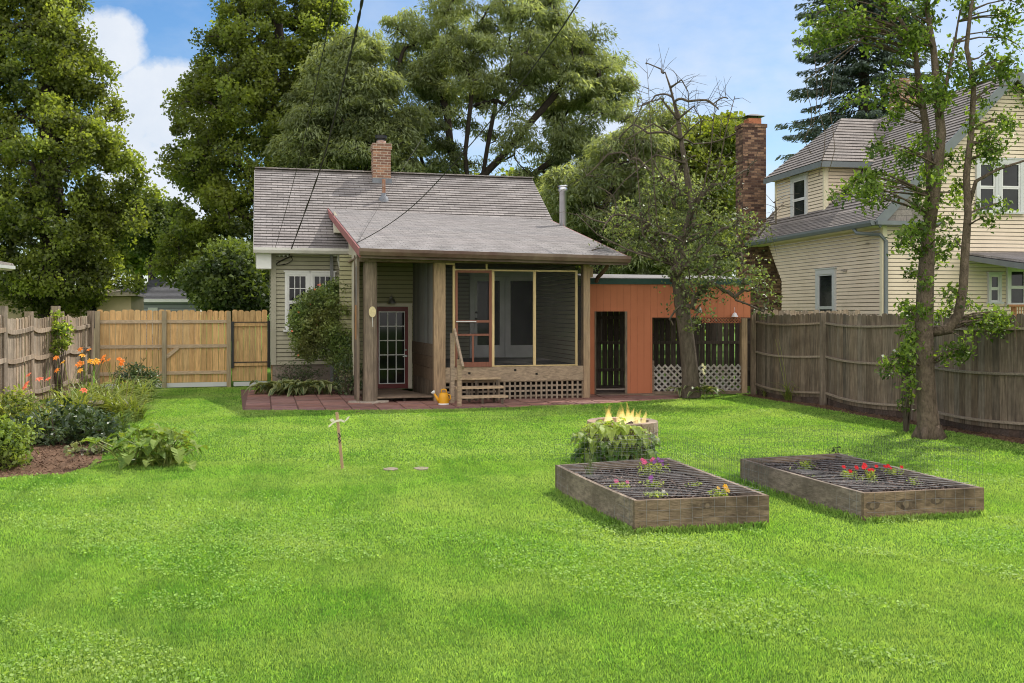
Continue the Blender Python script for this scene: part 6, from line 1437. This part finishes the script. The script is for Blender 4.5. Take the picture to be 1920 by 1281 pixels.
soft = remap(N, L, n1, .44, .66, 0, .75)
right = dirmask(1500, 250, .10, .38); right2 = math_('MULTIPLY', right, remap(N, L, n1, .36, .60, .15, .9))
cum = None
for (x, y, r_) in ((285, 215, .030), (330, 200, .026), (245, 250, .022), (300, 290, .034), (200, 85, .014), (300, 350, .04), (190, 80, .01)):
    m_ = dirmask(x, y, r_, .03); cum = m_ if cum is None else math_('MAXIMUM', cum, m_)
cumf = remap(N, L, math_('ADD', cum, remap(N, L, n2, .3, .7, -.35, .35)), .34, .78, 0, .9)
cf_ = math_('MAXIMUM', math_('MAXIMUM', math_('MULTIPLY', soft, .55), right2), cumf)
cc = mixc(N, L, cf_, hs.outputs[0], mixc(N, L, remap(N, L, n2, .3, .7), (5.2, 5.6, 6.2), (6.1, 6.3, 6.6)))
sep = N.new('ShaderNodeSeparateXYZ'); L.new(tc.outputs['Generated'], sep.inputs[0])   # added fill: extra-bright unseen sky behind the camera for shaded fronts
sky_fill = math_('MULTIPLY', remap(N, L, sep.outputs[1], .15, -.35, 0, 1), remap(N, L, n1, .3, .55, .45, 1))
cc = mixc(N, L, sky_fill, cc, (13.5, 13.0, 12.5))
bg = N.new('ShaderNodeBackground'); L.new(cc, bg.inputs[0]); bg.inputs[1].default_value = .15; ow = N.new('ShaderNodeOutputWorld'); L.new(bg.outputs[0], ow.inputs[0])
sl = bpy.data.lights.new('sun', 'SUN'); sl.energy = 5; sl.angle = R(.53); sl.color = (1, .95, .87); so = bpy.data.objects.new('sun', sl); COL.objects.link(so); so.rotation_euler = sundir.to_track_quat('Z', 'Y').to_euler(); so.location = sundir*60
cd = bpy.data.cameras.new('camera'); cam = bpy.data.objects.new('camera', cd); COL.objects.link(cam); cam.location = (0, 0, H); cam.rotation_euler = (R(90), 0, 0)
cd.sensor_width = 36; cd.lens = FP/1920*36; cd.shift_y = (HZ-640.5)/1920; cd.clip_end = 2000; cd.clip_start = .05; S.camera = cam
S.view_settings.view_transform = 'Standard'; S.view_settings.look = 'None'; S.view_settings.exposure = 0; S.view_settings.gamma = 1
S.cycles.pixel_filter_type = 'BLACKMAN_HARRIS'; S.cycles.filter_width = 1.05; S.cycles.max_bounces = 6; S.cycles.diffuse_bounces = 3; S.cycles.glossy_bounces = 2; S.cycles.transmission_bounces = 4; S.cycles.transparent_max_bounces = 12; S.cycles.caustics_reflective = False; S.cycles.caustics_refractive = False
